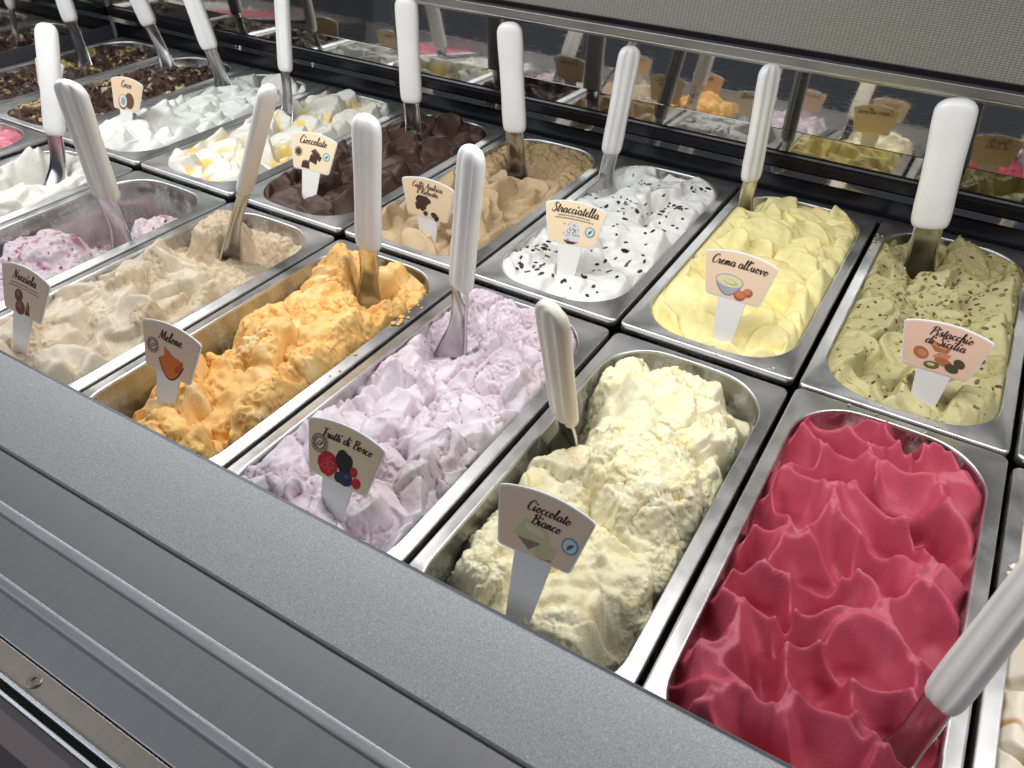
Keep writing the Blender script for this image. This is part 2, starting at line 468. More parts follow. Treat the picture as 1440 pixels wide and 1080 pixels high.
def dollops(x, y, rng, cell, height, tip=5.0, cut=0.5, aniso=0.3):
    """upper envelope of soft dollops, some with a flat cut face"""
    best = np.full_like(x, -1e9); second = np.full_like(x, -1e9)
    for (sx, sy) in jitter(cell, cell * 0.9, rng):
        a = rng.uniform(0, math.pi); e = 1 + rng.uniform(-aniso, aniso)
        dx = x - sx; dy = y - sy
        u = (dx * math.cos(a) + dy * math.sin(a)) * e; w = (-dx * math.sin(a) + dy * math.cos(a)) / e
        th = np.arctan2(w, u); star = 1 + 0.24 * np.abs(np.cos(1.5 * th + rng.uniform(0, 6)))
        r2 = np.power(np.sqrt(u * u + w * w) / (cell * 0.50 * star), 2.2)
        h = rng.uniform(-0.35, 0.35) * height - height * r2
        lx = rng.uniform(-6, 6); ly = rng.uniform(-6, 6)
        h = h + tip * rng.uniform(0.2, 1) * np.exp(-np.sqrt((dx - lx) ** 2 + (dy - ly) ** 2) / (cell * 0.14))
        if rng.random() < cut:
            b = rng.uniform(0, 2 * math.pi); s = rng.uniform(0.3, 0.9)
            pl = rng.uniform(-0.1, 0.25) * height + s * (math.cos(b) * dx + math.sin(b) * dy)
            h = np.minimum(h, pl)
        nb = h > best
        second = np.where(nb, best, np.maximum(second, h)); best = np.where(nb, h, best)
    return best, best - second

def petals(x, y, rng, cell, L, W, base, tilt=0.3, cup=5.0, steep=26.0, ang=None, spread=0.9, curl=4.0, thick=0.85):
    """overlapping spatula smears: crisp-edged, slightly cupped tongues"""
    best = np.full_like(x, -1e9); second = np.full_like(x, -1e9)
    sd_ = rng.randrange(9999)
    x, y = warp(x, y, 1.5, 17, sd_)
    for (sx, sy) in jitter(cell, cell * 0.85, rng, 0.45):
        a = (ang if ang is not None else 1.2) + rng.uniform(-spread, spread)
        ll = L * rng.uniform(0.7, 1.25); ww = W * rng.uniform(0.7, 1.25)
        dx = x - sx; dy = y - sy
        u = dx * math.cos(a) + dy * math.sin(a); w = -dx * math.sin(a) + dy * math.cos(a)
        w = w + rng.uniform(-0.012, 0.012) * np.clip(u, -40, 40) ** 2
        d = np.power(np.abs(u / ll) ** 2.6 + np.abs(w / ww) ** 2.6, 1 / 2.6)
        top = base + rng.uniform(-thick, thick) * 10 + 1.5 * tilt * np.clip(u, -1.2 * ll, 1.2 * ll) * rng.uniform(0.4, 1.3) + cup * np.clip(w / ww, -1.2, 1.2) ** 2 * rng.uniform(-0.6, 1.0) + curl * np.clip(u / ll, 0, 1.2) ** 3 * rng.uniform(0, 1.4)
        h = top - np.maximum(0, d - 0.90) * steep * 0.8 - np.maximum(0, d - 0.98) * steep * 5
        nb = h > best
        second = np.where(nb, best, np.maximum(second, h)); best = np.where(nb, h, best)
    return best, best - second

def lumps(x, y, lst, p=2.2):
    """upper envelope of big rough chunks: (cx, cy, rx, ry, top, fall, angle)"""
    best = np.full_like(x, -118.0)
    for (cx, cy, rx, ry, top, fall, ang) in lst:
        a = math.radians(ang)
        dx = x - cx; dy = y - cy
        u = (dx * math.cos(a) + dy * math.sin(a)) / rx; w = (-dx * math.sin(a) + dy * math.cos(a)) / ry
        d = np.power(np.abs(u) ** p + np.abs(w) ** p, 1 / p)
        h = top - fall * 0.35 * d ** 2 - np.maximum(0, d - 0.85) * fall * 2.2
        best = np.maximum(best, h)
    return best

def inside(x, y):
    """rough signed distance (mm) to the opening's edge, positive inside"""
    hw = HWI * 1000; r = OR * 1000; y0 = OY0 * 1000; y1 = OY1 * 1000
    mid = (y0 + y1) / 2; hl = (y1 - y0) / 2
    bul = OB * 1000 * (1 - np.clip(x / hw, -1, 1) ** 2)
    qx = np.abs(x) - (hw - r); qy = np.abs(y - mid) - bul - (hl - r)
    return r - (np.sqrt(np.maximum(qx, 0) ** 2 + np.maximum(qy, 0) ** 2) + np.minimum(np.maximum(qx, qy), 0))

def gelato(key, row, k, z, fn, mat, label, step=1.0, edge=(-3.0, 1.3), crumb=0.0, crumb_size=7.0, lean=(0, 0), seed=1, blur=0):
    hw = HWI * 1000 + 3.0
    xs = np.arange(-hw, hw + step, step); ys = np.arange(OY0 * 1000 - OB * 1000 - 3, OY1 * 1000 + OB * 1000 + 3 + step, step)
    X, Y = np.meshgrid(xs, ys)
    rng = random.Random(seed)
    H, mixv, rough = fn(X, Y, rng)
    for _ in range(blur):
        P_ = np.pad(H, 1, mode='edge'); H = (P_[:-2, 1:-1] + P_[2:, 1:-1] + P_[1:-1, :-2] + P_[1:-1, 2:] + 4 * H) / 8
    sd = inside(X, Y)
    lim = edge[0] + edge[1] * np.maximum(sd, 0) + 0.02 * np.maximum(sd, 0) ** 2
    lim = lim + fbm(X, Y, 22, 2, seed + 5) * 2.5 * sstep(0, 8, sd)
    soft = 2.0
    H = -soft * np.logaddexp(-H / soft, -lim / soft)          # smooth minimum
    H = np.where(sd < 0.3, np.minimum(H, edge[0] - 1.0), H)
    H = np.maximum(H, -121.0)
    px = X.copy(); py = Y.copy(); pz = H.copy()
    # lean of the drawn-up tips
    if lean != (0, 0):
        rel = np.clip(H - np.percentile(H[sd > 4], 35), 0, 30) * sstep(3, 14, sd)
        px += lean[0] * rel; py += lean[1] * rel
    # crumbly relief along the surface normal
    if crumb:
        gy, gx = np.gradient(H, step)
        nl = np.sqrt(gx * gx + gy * gy + 1)
        dsp = crumb3(X, Y, H, crumb_size, seed + 77) * crumb * rough
        dsp *= sstep(0.0, 6, sd)
        px -= gx / nl * dsp; py -= gy / nl * dsp; pz += dsp / nl
    keep = sd > -2.6
    idx = np.full(X.shape, -1, dtype=np.int64)
    idx[keep] = np.arange(keep.sum())
    quad = keep[:-1, :-1] & keep[1:, :-1] & keep[:-1, 1:] & keep[1:, 1:] & ~((H[:-1, :-1] < -119) & (H[1:, 1:] < -119))
    q = np.stack([idx[:-1, :-1][quad], idx[:-1, 1:][quad], idx[1:, 1:][quad], idx[1:, :-1][quad]], 1)
    V = np.stack([px[keep], py[keep], pz[keep]], 1) / 1000.0
    mv = np.clip(mixv, 0, 1)[keep]
    used = np.zeros(len(V), bool); used[q.ravel()] = True
    re = np.cumsum(used) - 1
    V = V[used]; mv = mv[used]; q = re[q]
    me = bpy.data.meshes.new('gelato')
    me.vertices.add(len(V)); me.vertices.foreach_set('co', V.astype(np.float32).ravel())
    me.loops.add(len(q) * 4); me.loops.foreach_set('vertex_index', q.ravel().astype(np.int32))
    me.polygons.add(len(q)); me.polygons.foreach_set('loop_start', np.arange(0, len(q) * 4, 4, dtype=np.int32))
    me.polygons.foreach_set('use_smooth', np.ones(len(q), bool))
    me.update(calc_edges=True)
    at = me.attributes.new('mix', 'FLOAT', 'POINT'); at.data.foreach_set('value', mv.astype(np.float32))
    me.materials.append(mat)
    o = bpy.data.objects.new('gelato', me)
    link(o)
    o.location = pan_origin(row, k, z)
    tag(o, label, 'gelato')
    SURF[key] = (xs, ys, pz, sd, px, py, step)
    return o
SURF = {}
def surf_z(key, x, y):
    xs, ys, pz, sd, px, py, step = SURF[key]
    i = int(min(max(round((x - xs[0]) / step), 0), len(xs) - 1)); j = int(min(max(round((y - ys[0]) / step), 0), len(ys) - 1))
    return pz[j, i]
def surf_normal(key, x, y):
    d = 1.5
    gx = (surf_z(key, x + d, y) - surf_z(key, x - d, y)) / (2 * d); gy = (surf_z(key, x, y + d) - surf_z(key, x, y - d)) / (2 * d)
    return Vector((-gx, -gy, 1)).normalized()

def warp(x, y, amp, size, seed):
    return x + amp * fbm(x, y, size, 2, seed), y + amp * fbm(x, y, size, 2, seed + 11)
def pit(x, y, cx, cy, rx, ry, depth, ang=0, p=2.0):
    a = math.radians(ang); dx = x - cx; dy = y - cy
    u = (dx * math.cos(a) + dy * math.sin(a)) / rx; w = (-dx * math.sin(a) + dy * math.cos(a)) / ry
    return depth * np.exp(-np.power(u * u + w * w, p / 2))

# -- one sculpting function for each flavour; each returns height (mm from the rim), mix attribute, crumbliness
def f_raspberry(x, y, rng):
    wx, wy = warp(x, y, 8, 60, 3); wx, wy = warp(wx, wy, 2.5, 20, 6)
    h, gap, crease, r13 = bowls(wx, wy, rng, 40, 32, power=1.35, tip=6, aniso=0.45)
    h = -25 + h - crease * 1.0 - 1.2 * np.exp(-gap / 2.2) + 4 * fbm(x, y, 70, 2, 14)
    top = 6.0 + 5 * fbm(x, y, 30, 2, 8)
    flat = sstep(0, 1.2, h - top) * sstep(0.80, 0.9, r13)
    h = h - flat * (h - top) * 0.9 + 0.4 * flat * fbm(x, y, 2.4, 2, 4)
    h = h + 0.25 * fbm(x, y, 9, 3, 12)
    # the spatula's cleft near the back
    t = (x - 30) * math.cos(-0.22) + (y - 262) * math.sin(-0.22); w = -(x - 30) * math.sin(-0.22) + (y - 262) * math.cos(-0.22)
    w2 = w + 4 * fbm(x, y, 18, 3, 21)
    cleft = sstep(38, 26, np.abs(t)) * sstep(-14, -3, w2) * (1 - sstep(2, 4.5, w2))
    h = np.where(cleft > 0.02, np.minimum(h, 2) - 26 * cleft, h) + 6 * sstep(36, 20, np.abs(t)) * np.exp(-((w2 - 10) / 6) ** 2)
    h = h - 8 * sstep(322, 352, y) * sstep(-30, 40, x)
    return h, flat * 0.9, zeros(x) + 0.2 + 0.8 * flat
def f_frutti(x, y, rng):
    wx, wy = warp(x, y, 8, 40, 5)
    h, gap = dollops(wx, wy, rng, 35, 23, tip=7, cut=0.85, aniso=0.4)
    hb, g2, cr2, r3 = bowls(wx, wy, rng, 32, 18, power=1.7, tip=5, aniso=0.5)
    hp, gp = petals(wx, wy, rng, 37, 35, 26, 0, tilt=0.22, cup=6, ang=1.2, spread=1.6, curl=5, thick=0.7)
    h = 0.40 * h + 0.30 * (hb - 10) + 0.75 * hp - cr2 * 0.5; gap = np.minimum(gap, gp * 1.6)
    rough = sstep(8, 1.0, gap) * sstep(-0.45, 0.0, fbm(x, y, 35, 2, 68))
    fold = ridged(wx, wy, 26, 2, 40)
    h = h + 1.6 * fold * sstep(0.2, 0.9, fold)
    patch = sstep(0.1, 0.5, fbm(x, y, 60, 2, 66) + 0.5 * sstep(150, 300, y) - 0.15)
    rough = np.clip(rough + patch * 0.7, 0, 1)
    h = h + 1 - 1.5 * rough
    h = h - pit(x, y, -42, 285, 22, 36, 26, 0, 4) - pit(x, y, -66, 200, 10, 80, 10, 0, 4)
    h = h + 5 * sstep(300, 330, y)
    return h, rough * 0.75, 0.12 + rough
def f_bianco(x, y, rng):
    wx, wy = warp(x, y, 9, 34, 9)
    L = [(4, 300, 46, 36, 15, 26, 12), (12, 262, 44, 30, 8, 26, -6), (16, 196, 40, 52, 24, 30, 20), (-30, 168, 30, 40, 10, 30, 0), (-36, 88, 30, 42, 6, 34, 18),
         (30, 84, 33, 48, 7, 36, -30), (52, 246, 19, 46, -6, 30, 8), (54, 180, 16, 40, -16, 30, 0), (48, 320, 22, 24, -14, 26, 0), (-46, 312, 20, 28, 4, 26, 0), (0, 128, 44, 26, -2, 30, 0), (46, 140, 24, 44, -4, 30, 0), (44, 282, 26, 40, 4, 28, 0), (-10, 232, 40, 40, 6, 28, 0), (-44, 128, 22, 40, -2, 30, 0), (4, 58, 50, 26, -10, 30, 0), (0, 40, 50, 22, -46, 20, 0)]
    h = lumps(wx, wy, L)
    small, sg = dollops(wx, wy, rng, 18, 8, tip=1, cut=0.6)
    h = np.maximum(h, -62 + 8 * fbm(x, y, 30, 3, 2))
    # drawn striations on the front right chunk
    fr = np.exp(-(((x - 30) / 34) ** 4 + ((y - 92) / 46) ** 4))
    st = np.sin((y * 0.93 - x * 0.42) / 2.1 + 2.2 * fbm(x, y, 30, 2, 18))
    h = h + fr * st * 1.1
    hp, gp = petals(wx, wy, rng, 52, 46, 32, 0, tilt=0.16, cup=5, ang=0.8, spread=1.6, curl=4, thick=0.6)
    h = h + 0.8 * hp
    smooth = sstep(-0.12, 0.10, fbm(x, y, 48, 2, 71)) * sstep(0.5, 5, gp)
    rough = np.clip(1 - smooth * 0.93 - fr * 0.55, 0.05, 1)
    h = h + 4.5 * fbm(x, y, 24, 3, 15) + 0.45 * small * rough * (1 - fr)
    h = h - pit(x, y, -58, 222, 16, 30, 70, 0, 4) - pit(x, y, 60, 60, 16, 40, 40, 0, 4)
    return h, sstep(0.1, 0.7, -fbm(x, y, 20, 3, 35)) * 0.7, rough
def f_melone(x, y, rng):
    wx, wy = warp(x, y, 10, 32, 19)
    L = [(10, 292, 58, 44, 8, 20, 0), (-18, 300, 26, 32, 22, 26, 0), (20, 190, 46, 62, 24, 28, 10), (34, 118, 40, 50, 14, 26, -15), (-12, 78, 26, 44, -4, 26, 10),
         (-6, 215, 36, 50, 14, 28, 0), (20, 66, 36, 42, 2, 24, 20), (50, 262, 22, 60, -2, 22, 0), (56, 150, 16, 40, -8, 24, 0), (54, 80, 18, 44, -12, 24, 0), (44, 200, 30, 60, 8, 26, 0), (-2, 130, 36, 40, 6, 28, 0), (30, 330, 42, 22, 2, 22, 0)]
    h = lumps(wx, wy, L)
    small, sg = dollops(wx, wy, rng, 19, 10, tip=1, cut=0.7)
    h = np.maximum(h, -85 + 8 * fbm(x, y, 30, 3, 2))
    hp, gp = petals(wx, wy, rng, 50, 44, 30, 0, tilt=0.2, cup=5, ang=0.6, spread=1.6, curl=5, thick=0.7)
    h = h + 0.9 * hp
    smooth = sstep(-0.15, 0.08, fbm(x, y, 52, 2, 43)) * sstep(0.5, 5, gp)
    rough = np.clip(1.0 - smooth * 0.93, 0.05, 1)
    h = h + 8 * fbm(x, y, 32, 3, 25) + 0.55 * small * rough
    h = h - pit(x, y, 28, 292, 13, 24, 34, 0, 4)
    return h, sstep(0.15, 0.8, fbm(x, y, 26, 3, 5)) * 0.8, rough
def f_nocciola(x, y, rng):
    wx, wy = warp(x, y, 8, 36, 29)
    h, gap = petals(wx, wy, rng, 34, 38, 24, -9, tilt=0.30, cup=5, ang=0.5, spread=1.3, curl=7)
    back = sstep(225, 262, y + 0.25 * x)
    h2 = -14 + 8 * fbm(x, y, 40, 3, 6) + 3 * ridged(x, y, 18, 3, 7) + lumps(wx, wy, [(-30, 300, 24, 36, 30, 26, 10)]).clip(-4, 26)
    h2 = h2 - pit(x, y, 22, 318, 34, 24, 30, 0, 4)
    h = h * (1 - back) + h2 * back
    rough = np.clip(sstep(2.5, 0.3, gap) * 0.8 + back + sstep(0.25, 0.5, fbm(x, y, 40, 2, 90)), 0, 1)
    h = h + 1.2 * fbm(x, y, 14, 2, 3)
    return h, rough * 0.85, rough * 0.9 + 0.08  # mix: browner dug-out crumb, plus shade painted between the folds
def f_cherry(x, y, rng):
    wx, wy = warp(x, y, 8, 30, 31)
    L = [(-10, 130, 62, 100, -22, 22, 5), (-34, 190, 36, 40, -12, 22, 0), (-40, 60, 40, 60, -6, 20, 0), (30, 90, 44, 70, -16, 20, 0), (34, 250, 40, 70, -40, 20, 0), (10, 318, 40, 22, -30, 22, 15)]
    h = np.maximum(lumps(wx, wy, L), -72 + 6 * fbm(x, y, 30, 3, 8))
    h = h + 5 * fbm(x, y, 26, 4, 16) + 2 * ridged(x, y, 14, 3, 17)
    red = sstep(0.30, 0.46, fbm(x, y, 11, 3, 51)) 
    return h, red, zeros(x) + 0.9
def f_white(x, y, rng):
    wx, wy = warp(x, y, 8, 34, 37)
    h, gap = petals(wx, wy, rng, 33, 30, 21, -5, tilt=0.2, cup=4, ang=1.0, spread=1.6, curl=4, thick=0.6)
    h = h - pit(x, y, -20, 300, 34, 26, 45, 15, 4) + 10 * np.exp(-(((x + 50) / 22) ** 2 + ((y - 322) / 22) ** 2))
    r = sstep(4, 0.5, gap)
    return h, r * 0.4, 0.25 + r * 0.8
def f_pink(x, y, rng):
    wx, wy = warp(x, y, 7, 45, 3)
    h, gap, crease, r3 = bowls(wx, wy, rng, 44, 12)
    return np.minimum(-12 + h, 0), zeros(x), zeros(x) + 0.3
def f_caramel(x, y, rng):
    wx, wy = warp(x, y, 8, 36, 41)
    h, gap = petals(wx, wy, rng, 30, 31, 20, -5, tilt=0.25, cup=5, ang=2.2, spread=1.3, curl=5)
    vein = sstep(0.25, 0.5, ridged(wx, wy, 40, 2, 61) - 0.75)
    return h, vein, 0.15 + sstep(2, 0.3, gap) * 0.7
def f_pistachio(x, y, rng):
    wx, wy = warp(x, y, 7, 34, 47)
    h, gap = petals(wx, wy, rng, 29, 28, 19, -5, tilt=0.30, cup=6, ang=1.4, spread=1.6, curl=7, thick=1.15)
    back = sstep(268, 300, y) 
    h = h - back * 10 - pit(x, y, -14, 275, 22, 26, 30, 0, 4) + 0.9 * fbm(x, y, 12, 2, 3)
    rough = np.clip(sstep(2.2, 0.3, gap) + back * 0.8, 0, 1)
    return h, rough * 0.5, rough * 0.9 + 0.1  # mix: brownish shading painted into fold creases and the back end
def f_crema(x, y, rng):
    wx, wy = warp(x, y, 7, 32, 53)
    h, gap = petals(wx, wy, rng, 30, 30, 24, -3, tilt=0.27, cup=5, ang=1.7, spread=0.8, curl=5, steep=26, thick=0.6)
    rough = np.clip(sstep(2.0, 0.3, gap) * 0.8 + 1.3 * np.exp(-(((x - 32) / 16) ** 2 + ((y - 96) / 22) ** 2)), 0, 1)
    h = h + 1.0 * fbm(x, y, 13, 2, 3) - pit(x, y, -52, 318, 16, 22, 30, 0, 4)
    return h, rough * 0.7, rough * 0.6 + 0.06
def f_strac(x, y, rng):
    wx, wy = warp(x, y, 9, 40, 59)
    h, gap = petals(wx, wy, rng, 37, 35, 28, -6, tilt=0.18, cup=4, ang=1.0, spread=1.5, curl=4, steep=18)
    h = h + 1.6 * fbm(x, y, 18, 3, 3) - pit(x, y, -52, 295, 18, 40, 26, 0, 4) - pit(x, y, 0, 342, 30, 12, 8, 0, 4)
    rough = sstep(2.0, 0.3, gap) * 0.6
    return h, zeros(x), rough + 0.1
def f_caffe(x, y, rng):
    wx, wy = warp(x, y, 7, 34, 61)
    h, gap = petals(wx, wy, rng, 34, 32, 24, -7, tilt=0.28, cup=6, ang=0.9, spread=1.4, curl=6)
    back = sstep(232, 262, y - 0.1 * x)
    h2 = -8 + 6 * fbm(x, y, 34, 3, 6) + 2.4 * ridged(x, y, 14, 3, 8) - pit(x, y, -2, 278, 34, 34, 34, 0, 3)
    h = h * (1 - back) + h2 * back
    rough = np.clip(sstep(3.5, 0.3, gap) * 0.6 + back, 0, 1)
    return h, rough * 0.6, rough * 0.9 + 0.06  # mix darkens fold creases and the hollow, shade put into the colour
def f_choc(x, y, rng):
    wx, wy = warp(x, y, 7, 36, 67)
    h, gap = petals(wx, wy, rng, 35, 35, 24, -3, tilt=0.34, cup=6, ang=1.2, spread=1.5, curl=6, thick=0.5)
    rough = sstep(2.0, 0.3, gap) * 0.5
    h = h + 1.2 * fbm(x, y, 16, 2, 3) - 12 * sstep(250, 300, y) * sstep(-20, 40, x)
    return h, zeros(x), rough + 0.1
def f_yellow(x, y, rng):
    wx, wy = warp(x, y, 7, 36, 71)
    h, gap = petals(wx, wy, rng, 37, 31, 21, 0, tilt=0.24, cup=5, ang=1.4, spread=1.6, curl=6, thick=0.7)
    h = h + 1.0 * fbm(x, y, 15, 2, 3)
    sauce = 0.9 * sstep(-0.05, 0.40, fbm(x, y, 24, 3, 81)) * sstep(10, -2, h)
    return h, sauce, 0.12 + sstep(2.5, 0.3, gap) * 0.5
def f_cocco(x, y, rng):
    wx, wy = warp(x, y, 7, 36, 73)
    h, gap = petals(wx, wy, rng, 34, 32, 21, -3, tilt=0.24, cup=5, ang=1.3, spread=1.4, curl=5, thick=0.7)
    h = h - pit(x, y, 8, 318, 44, 22, 26, 0, 4) + 1.2 * fbm(x, y, 14, 2, 4)
    r = sstep(2.0, 0.3, gap) * 0.5
    return h, zeros(x), r + 0.12
def f_brown(x, y, rng):
    h = -10 + 9 * fbm(x, y, 42, 3, 83) + 4 * ridged(x, y, 18, 3, 85)
    top = 6 * np.exp(-((x) / 45) ** 4)
    cream = sstep(0.0, 0.35, fbm(x, y, 26, 3, 87) - 0.45 + sstep(44, 62, np.abs(x)) * 0.8)
    return h + top - 14 * sstep(270, 320, y), cream, zeros(x) + 1.0
def f_brown2(x, y, rng):
    h = -14 + 11 * fbm(x, y, 46, 3, 93) + 5 * ridged(x, y, 22, 3, 95)
    cream = sstep(0.0, 0.3, fbm(x, y, 40, 3, 97) - 0.40)
    return h, cream, zeros(x) + 1.0

LOW, HIGH = -0.004, 0.003
GEL = [
 # key, row, k, z, pan label, fn, gelato label, step, extra
 ('R', 0, 0, 0.0015, 'steel pan full of raspberry red gelato', f_raspberry, 'smooth raspberry red gelato swept into sharp star-like ridges', 0.9, dict(edge=(-6, 1.6), crumb=0.45, crumb_size=3, lean=(-0.26, 0.24), blur=5)),
 ('CB', 0, 1, LOW, 'steel pan of chunky pale yellow gelato with bare inner walls', f_bianco, 'chunky crumbly pale yellow white chocolate gelato heaped away from the walls', 0.7, dict(edge=(-30, 4.0), crumb=2.2, crumb_size=7)),
 ('FB', 0, 2, LOW, 'steel pan of pale lilac gelato', f_frutti, 'pale lilac berry gelato in soft pillowy dollops', 0.8, dict(edge=(-7, 2.0), crumb=2.2, crumb_size=5, blur=1)),
 ('M', 0, 3, LOW, 'steel pan of orange gelato, bare steel along one inner wall', f_melone, 'rough orange melon gelato heaped in ragged chunks', 0.7, dict(edge=(-24, 3.0), crumb=2.4, crumb_size=8)),
 ('N', 0, 4, LOW, 'steel pan of beige hazelnut gelato', f_nocciola, 'pale beige hazelnut gelato in folded smears, crumbly and dug out at its back end', 1.0, dict(edge=(-3, 1.8), crumb=2.2, crumb_size=6, blur=2)),
 ('Y', 0, 5, LOW, 'half-empty steel pan with tall bare walls', f_cherry, 'low crumbly pinkish white gelato flecked with red fruit', 1.1, dict(edge=(-22, 1.0), crumb=1.6, crumb_size=6)),
 ('W', 0, 6, LOW, 'steel pan of white gelato in the front row beside the half-empty pan', f_white, 'white lumpy gelato partly dug out, in the front row beside the half-empty pan', 1.1, dict(edge=(-6, 1.3), crumb=1.2, crumb_size=5, blur=2)),
 ('K', 0, 7, HIGH, 'steel pan of smooth strawberry pink gelato', f_pink, 'smooth strawberry pink gelato in the front row past the white gelato', 1.6, dict(edge=(-6, 1.2), crumb=0.3, crumb_size=4)),
 ('CR', 0, -1, LOW, 'steel pan of white gelato with caramel streaks next to the raspberry red', f_caramel, 'creamy white gelato with caramel brown streaks next to the raspberry red', 1.1, dict(edge=(-3, 1.3), crumb=1.2, crumb_size=5, blur=2)),
 ('P', 1, 0, 0.0015, 'steel pan of olive green pistachio gelato', f_pistachio, 'olive green pistachio gelato sprinkled with chopped nuts', 1.0, dict(edge=(-3, 1.6), crumb=1.9, crumb_size=5, blur=2)),
 ('C', 1, 1, HIGH, 'steel pan of bright custard yellow gelato', f_crema, 'bright custard yellow gelato in overlapping soft petals', 1.0, dict(edge=(-3, 1.4), crumb=1.3, crumb_size=5, blur=2)),
 ('S', 1, 2, HIGH, 'steel pan of white gelato with chocolate flakes', f_strac, 'white gelato scattered with small dark chocolate flakes', 1.0, dict(edge=(-2, 1.2), crumb=0.9, crumb_size=5, blur=2)),
 ('Ca', 1, 3, HIGH, 'steel pan of coffee tan gelato', f_caffe, 'coffee tan gelato in folded smears with a dug-out hollow at the back', 0.9, dict(edge=(-2, 1.6), crumb=2.4, crumb_size=5, blur=2)),
 ('Ch', 1, 4, HIGH, 'steel pan of dark chocolate gelato', f_choc, 'dark chocolate brown gelato in thick smooth folds', 1.1, dict(edge=(-3, 1.6), crumb=0.9, crumb_size=6, blur=2)),
 ('My', 1, 5, HIGH, 'steel pan of white gelato with yellow sauce', f_yellow, 'white peaked gelato with bright yellow sauce in its hollows', 1.1, dict(edge=(-3, 1.8), crumb=0.7, crumb_size=6, blur=2)),
 ('Co', 1, 6, HIGH, 'steel pan of plain white coconut gelato in the back row', f_cocco, 'snow white coconut gelato in soft folds, in the back row', 1.1, dict(edge=(-3, 1.5), crumb=0.8, crumb_size=6, blur=2)),
 ('B', 1, 7, HIGH, 'steel pan of cream gelato covered in chocolate, next to the white coconut one', f_brown, 'cream gelato covered with crumbled dark chocolate, next to the white coconut', 1.2, dict(edge=(-5, 1.2), crumb=2.6, crumb_size=8)),
 ('B2', 1, 8, HIGH, 'steel pan of chocolate-covered gelato against the mirrored end wall', f_brown2, 'chocolate-covered gelato with a yellowish patch against the mirrored end wall', 1.3, dict(edge=(-8, 1.2), crumb=2.6, crumb_size=9)),
]
GM = {
 'R': dict(c1=(0.47, 0.066, 0.105), c2=(0.48, 0.11, 0.15), sss=0.0, rough=0.46, fine=0.25, fscale=900, radius=(1, 0.25, 0.3), spec=0.32, cvar=0.05),
 'CB': dict(sss=0.15, c1=(0.88, 0.825, 0.575), c2=(0.88, 0.75, 0.42), rough=0.5, fine=0.6, fscale=700),
 'FB': dict(c1=(0.72, 0.655, 0.69), c2=(0.62, 0.48, 0.55), sss=0.1, rough=0.46, fine=0.35),
 'M': dict(c1=(0.92, 0.57, 0.20), c2=(0.92, 0.70, 0.38), sss=0.15, rough=0.48, fine=0.6, fscale=700, radius=(1, 0.5, 0.2)),
 'N': dict(c1=(0.72, 0.63, 0.50), c2=(0.58, 0.46, 0.31), sss=0.12, rough=0.44, fine=0.4),
 'Y': dict(c1=(0.66, 0.56, 0.60), c2=(0.46, 0.22, 0.27), rough=0.5, fine=0.6),
 'W': dict(c1=(0.76, 0.76, 0.70), c2=(0.68, 0.68, 0.60), rough=0.45, fine=0.4),
 'K': dict(c1=(0.62, 0.20, 0.25), rough=0.4, fine=0.3),
 'CR': dict(c1=(0.80, 0.72, 0.58), c2=(0.45, 0.24, 0.09), rough=0.42, fine=0.3),
 'P': dict(sss=0.1, c1=(0.50, 0.45, 0.225), c2=(0.33, 0.265, 0.10), rough=0.46, fine=0.45),
 'C': dict(c1=(0.90, 0.79, 0.38), c2=(0.90, 0.70, 0.21), sss=0.12, rough=0.42, fine=0.25),
 'S': dict(sss=0.12, c1=(0.82, 0.82, 0.78), rough=0.40, fine=0.3),
 'Ca': dict(sss=0.1, c1=(0.52, 0.385, 0.225), c2=(0.38, 0.25, 0.12), rough=0.46, fine=0.4),
 'Ch': dict(c1=(0.060, 0.029, 0.020), rough=0.42, fine=0.35, sss=0.08),
 'My': dict(sss=0.12, c1=(0.82, 0.80, 0.72), c2=(0.86, 0.65, 0.15), rough=0.40, fine=0.25),
 'Co': dict(sss=0.12, c1=(0.80, 0.82, 0.77), rough=0.42, fine=0.35),
 'B': dict(c1=(0.060, 0.026, 0.017), c2=(0.66, 0.56, 0.33), rough=0.5, fine=0.7, fscale=500, sss=0.1),
 'B2': dict(c1=(0.045, 0.020, 0.014), c2=(0.40, 0.31, 0.10), rough=0.5, fine=0.7, fscale=500, sss=0.1),
}
for n, (key, row, k, z, plab, fn, glab, step, ex) in enumerate(GEL):
    make_pan(key, row, k, z, plab)
    gelato(key, row, k, z, fn, gelato_mat('gelato_' + fn.__name__[2:], **GM[key]), glab, step=step, seed=11 + 7 * n, **ex)
make_pan('X', 1, -1, 0.0015, 'steel pan beside the pistachio pan, on the side away from the custard yellow')

# -- chocolate flakes on the stracciatella, chopped pistachio, chocolate curls
def gel_of(key):
    for o in bpy.data.objects:
        if o.name.startswith('gelato') and o.type == 'MESH' and o.get('label') == [g for g in GEL if g[0] == key][0][6]: return o
def flake_mesh(rng, sx, sy, sz):
    v, f = [], []
    n = 7
    for s in (0, 1):
        for i in range(n):
            a = 2 * math.pi * i / n; r = 0.75 + 0.35 * rng.random()
            v.append((sx * r * math.cos(a) * (1 - 0.15 * s), sy * r * math.sin(a) * (1 - 0.15 * s), sz * (s - 0.3) + 0.1 * sz * rng.random()))
    f = [tuple(range(n))[::-1], tuple(range(n, 2 * n))] + [(i, (i + 1) % n, n + (i + 1) % n, n + i) for i in range(n)]
    return v, f
rng = random.Random(5)
M_FLAKE = plain('dark_chocolate', (0.022, 0.013, 0.012), 0.35)
fl_meshes = []
for i in range(6):
    v, f = flake_mesh(rng, 1, 1, 1)
    me = bpy.data.meshes.new('chocolate_flake'); me.from_pydata(v, [], f); me.materials.append(M_FLAKE); me.update(); fl_meshes.append(me)
gs = gel_of('S')
cl = [(rng.uniform(-58, 60), rng.uniform(30, 345)) for _ in range(26)]
cnt = 0
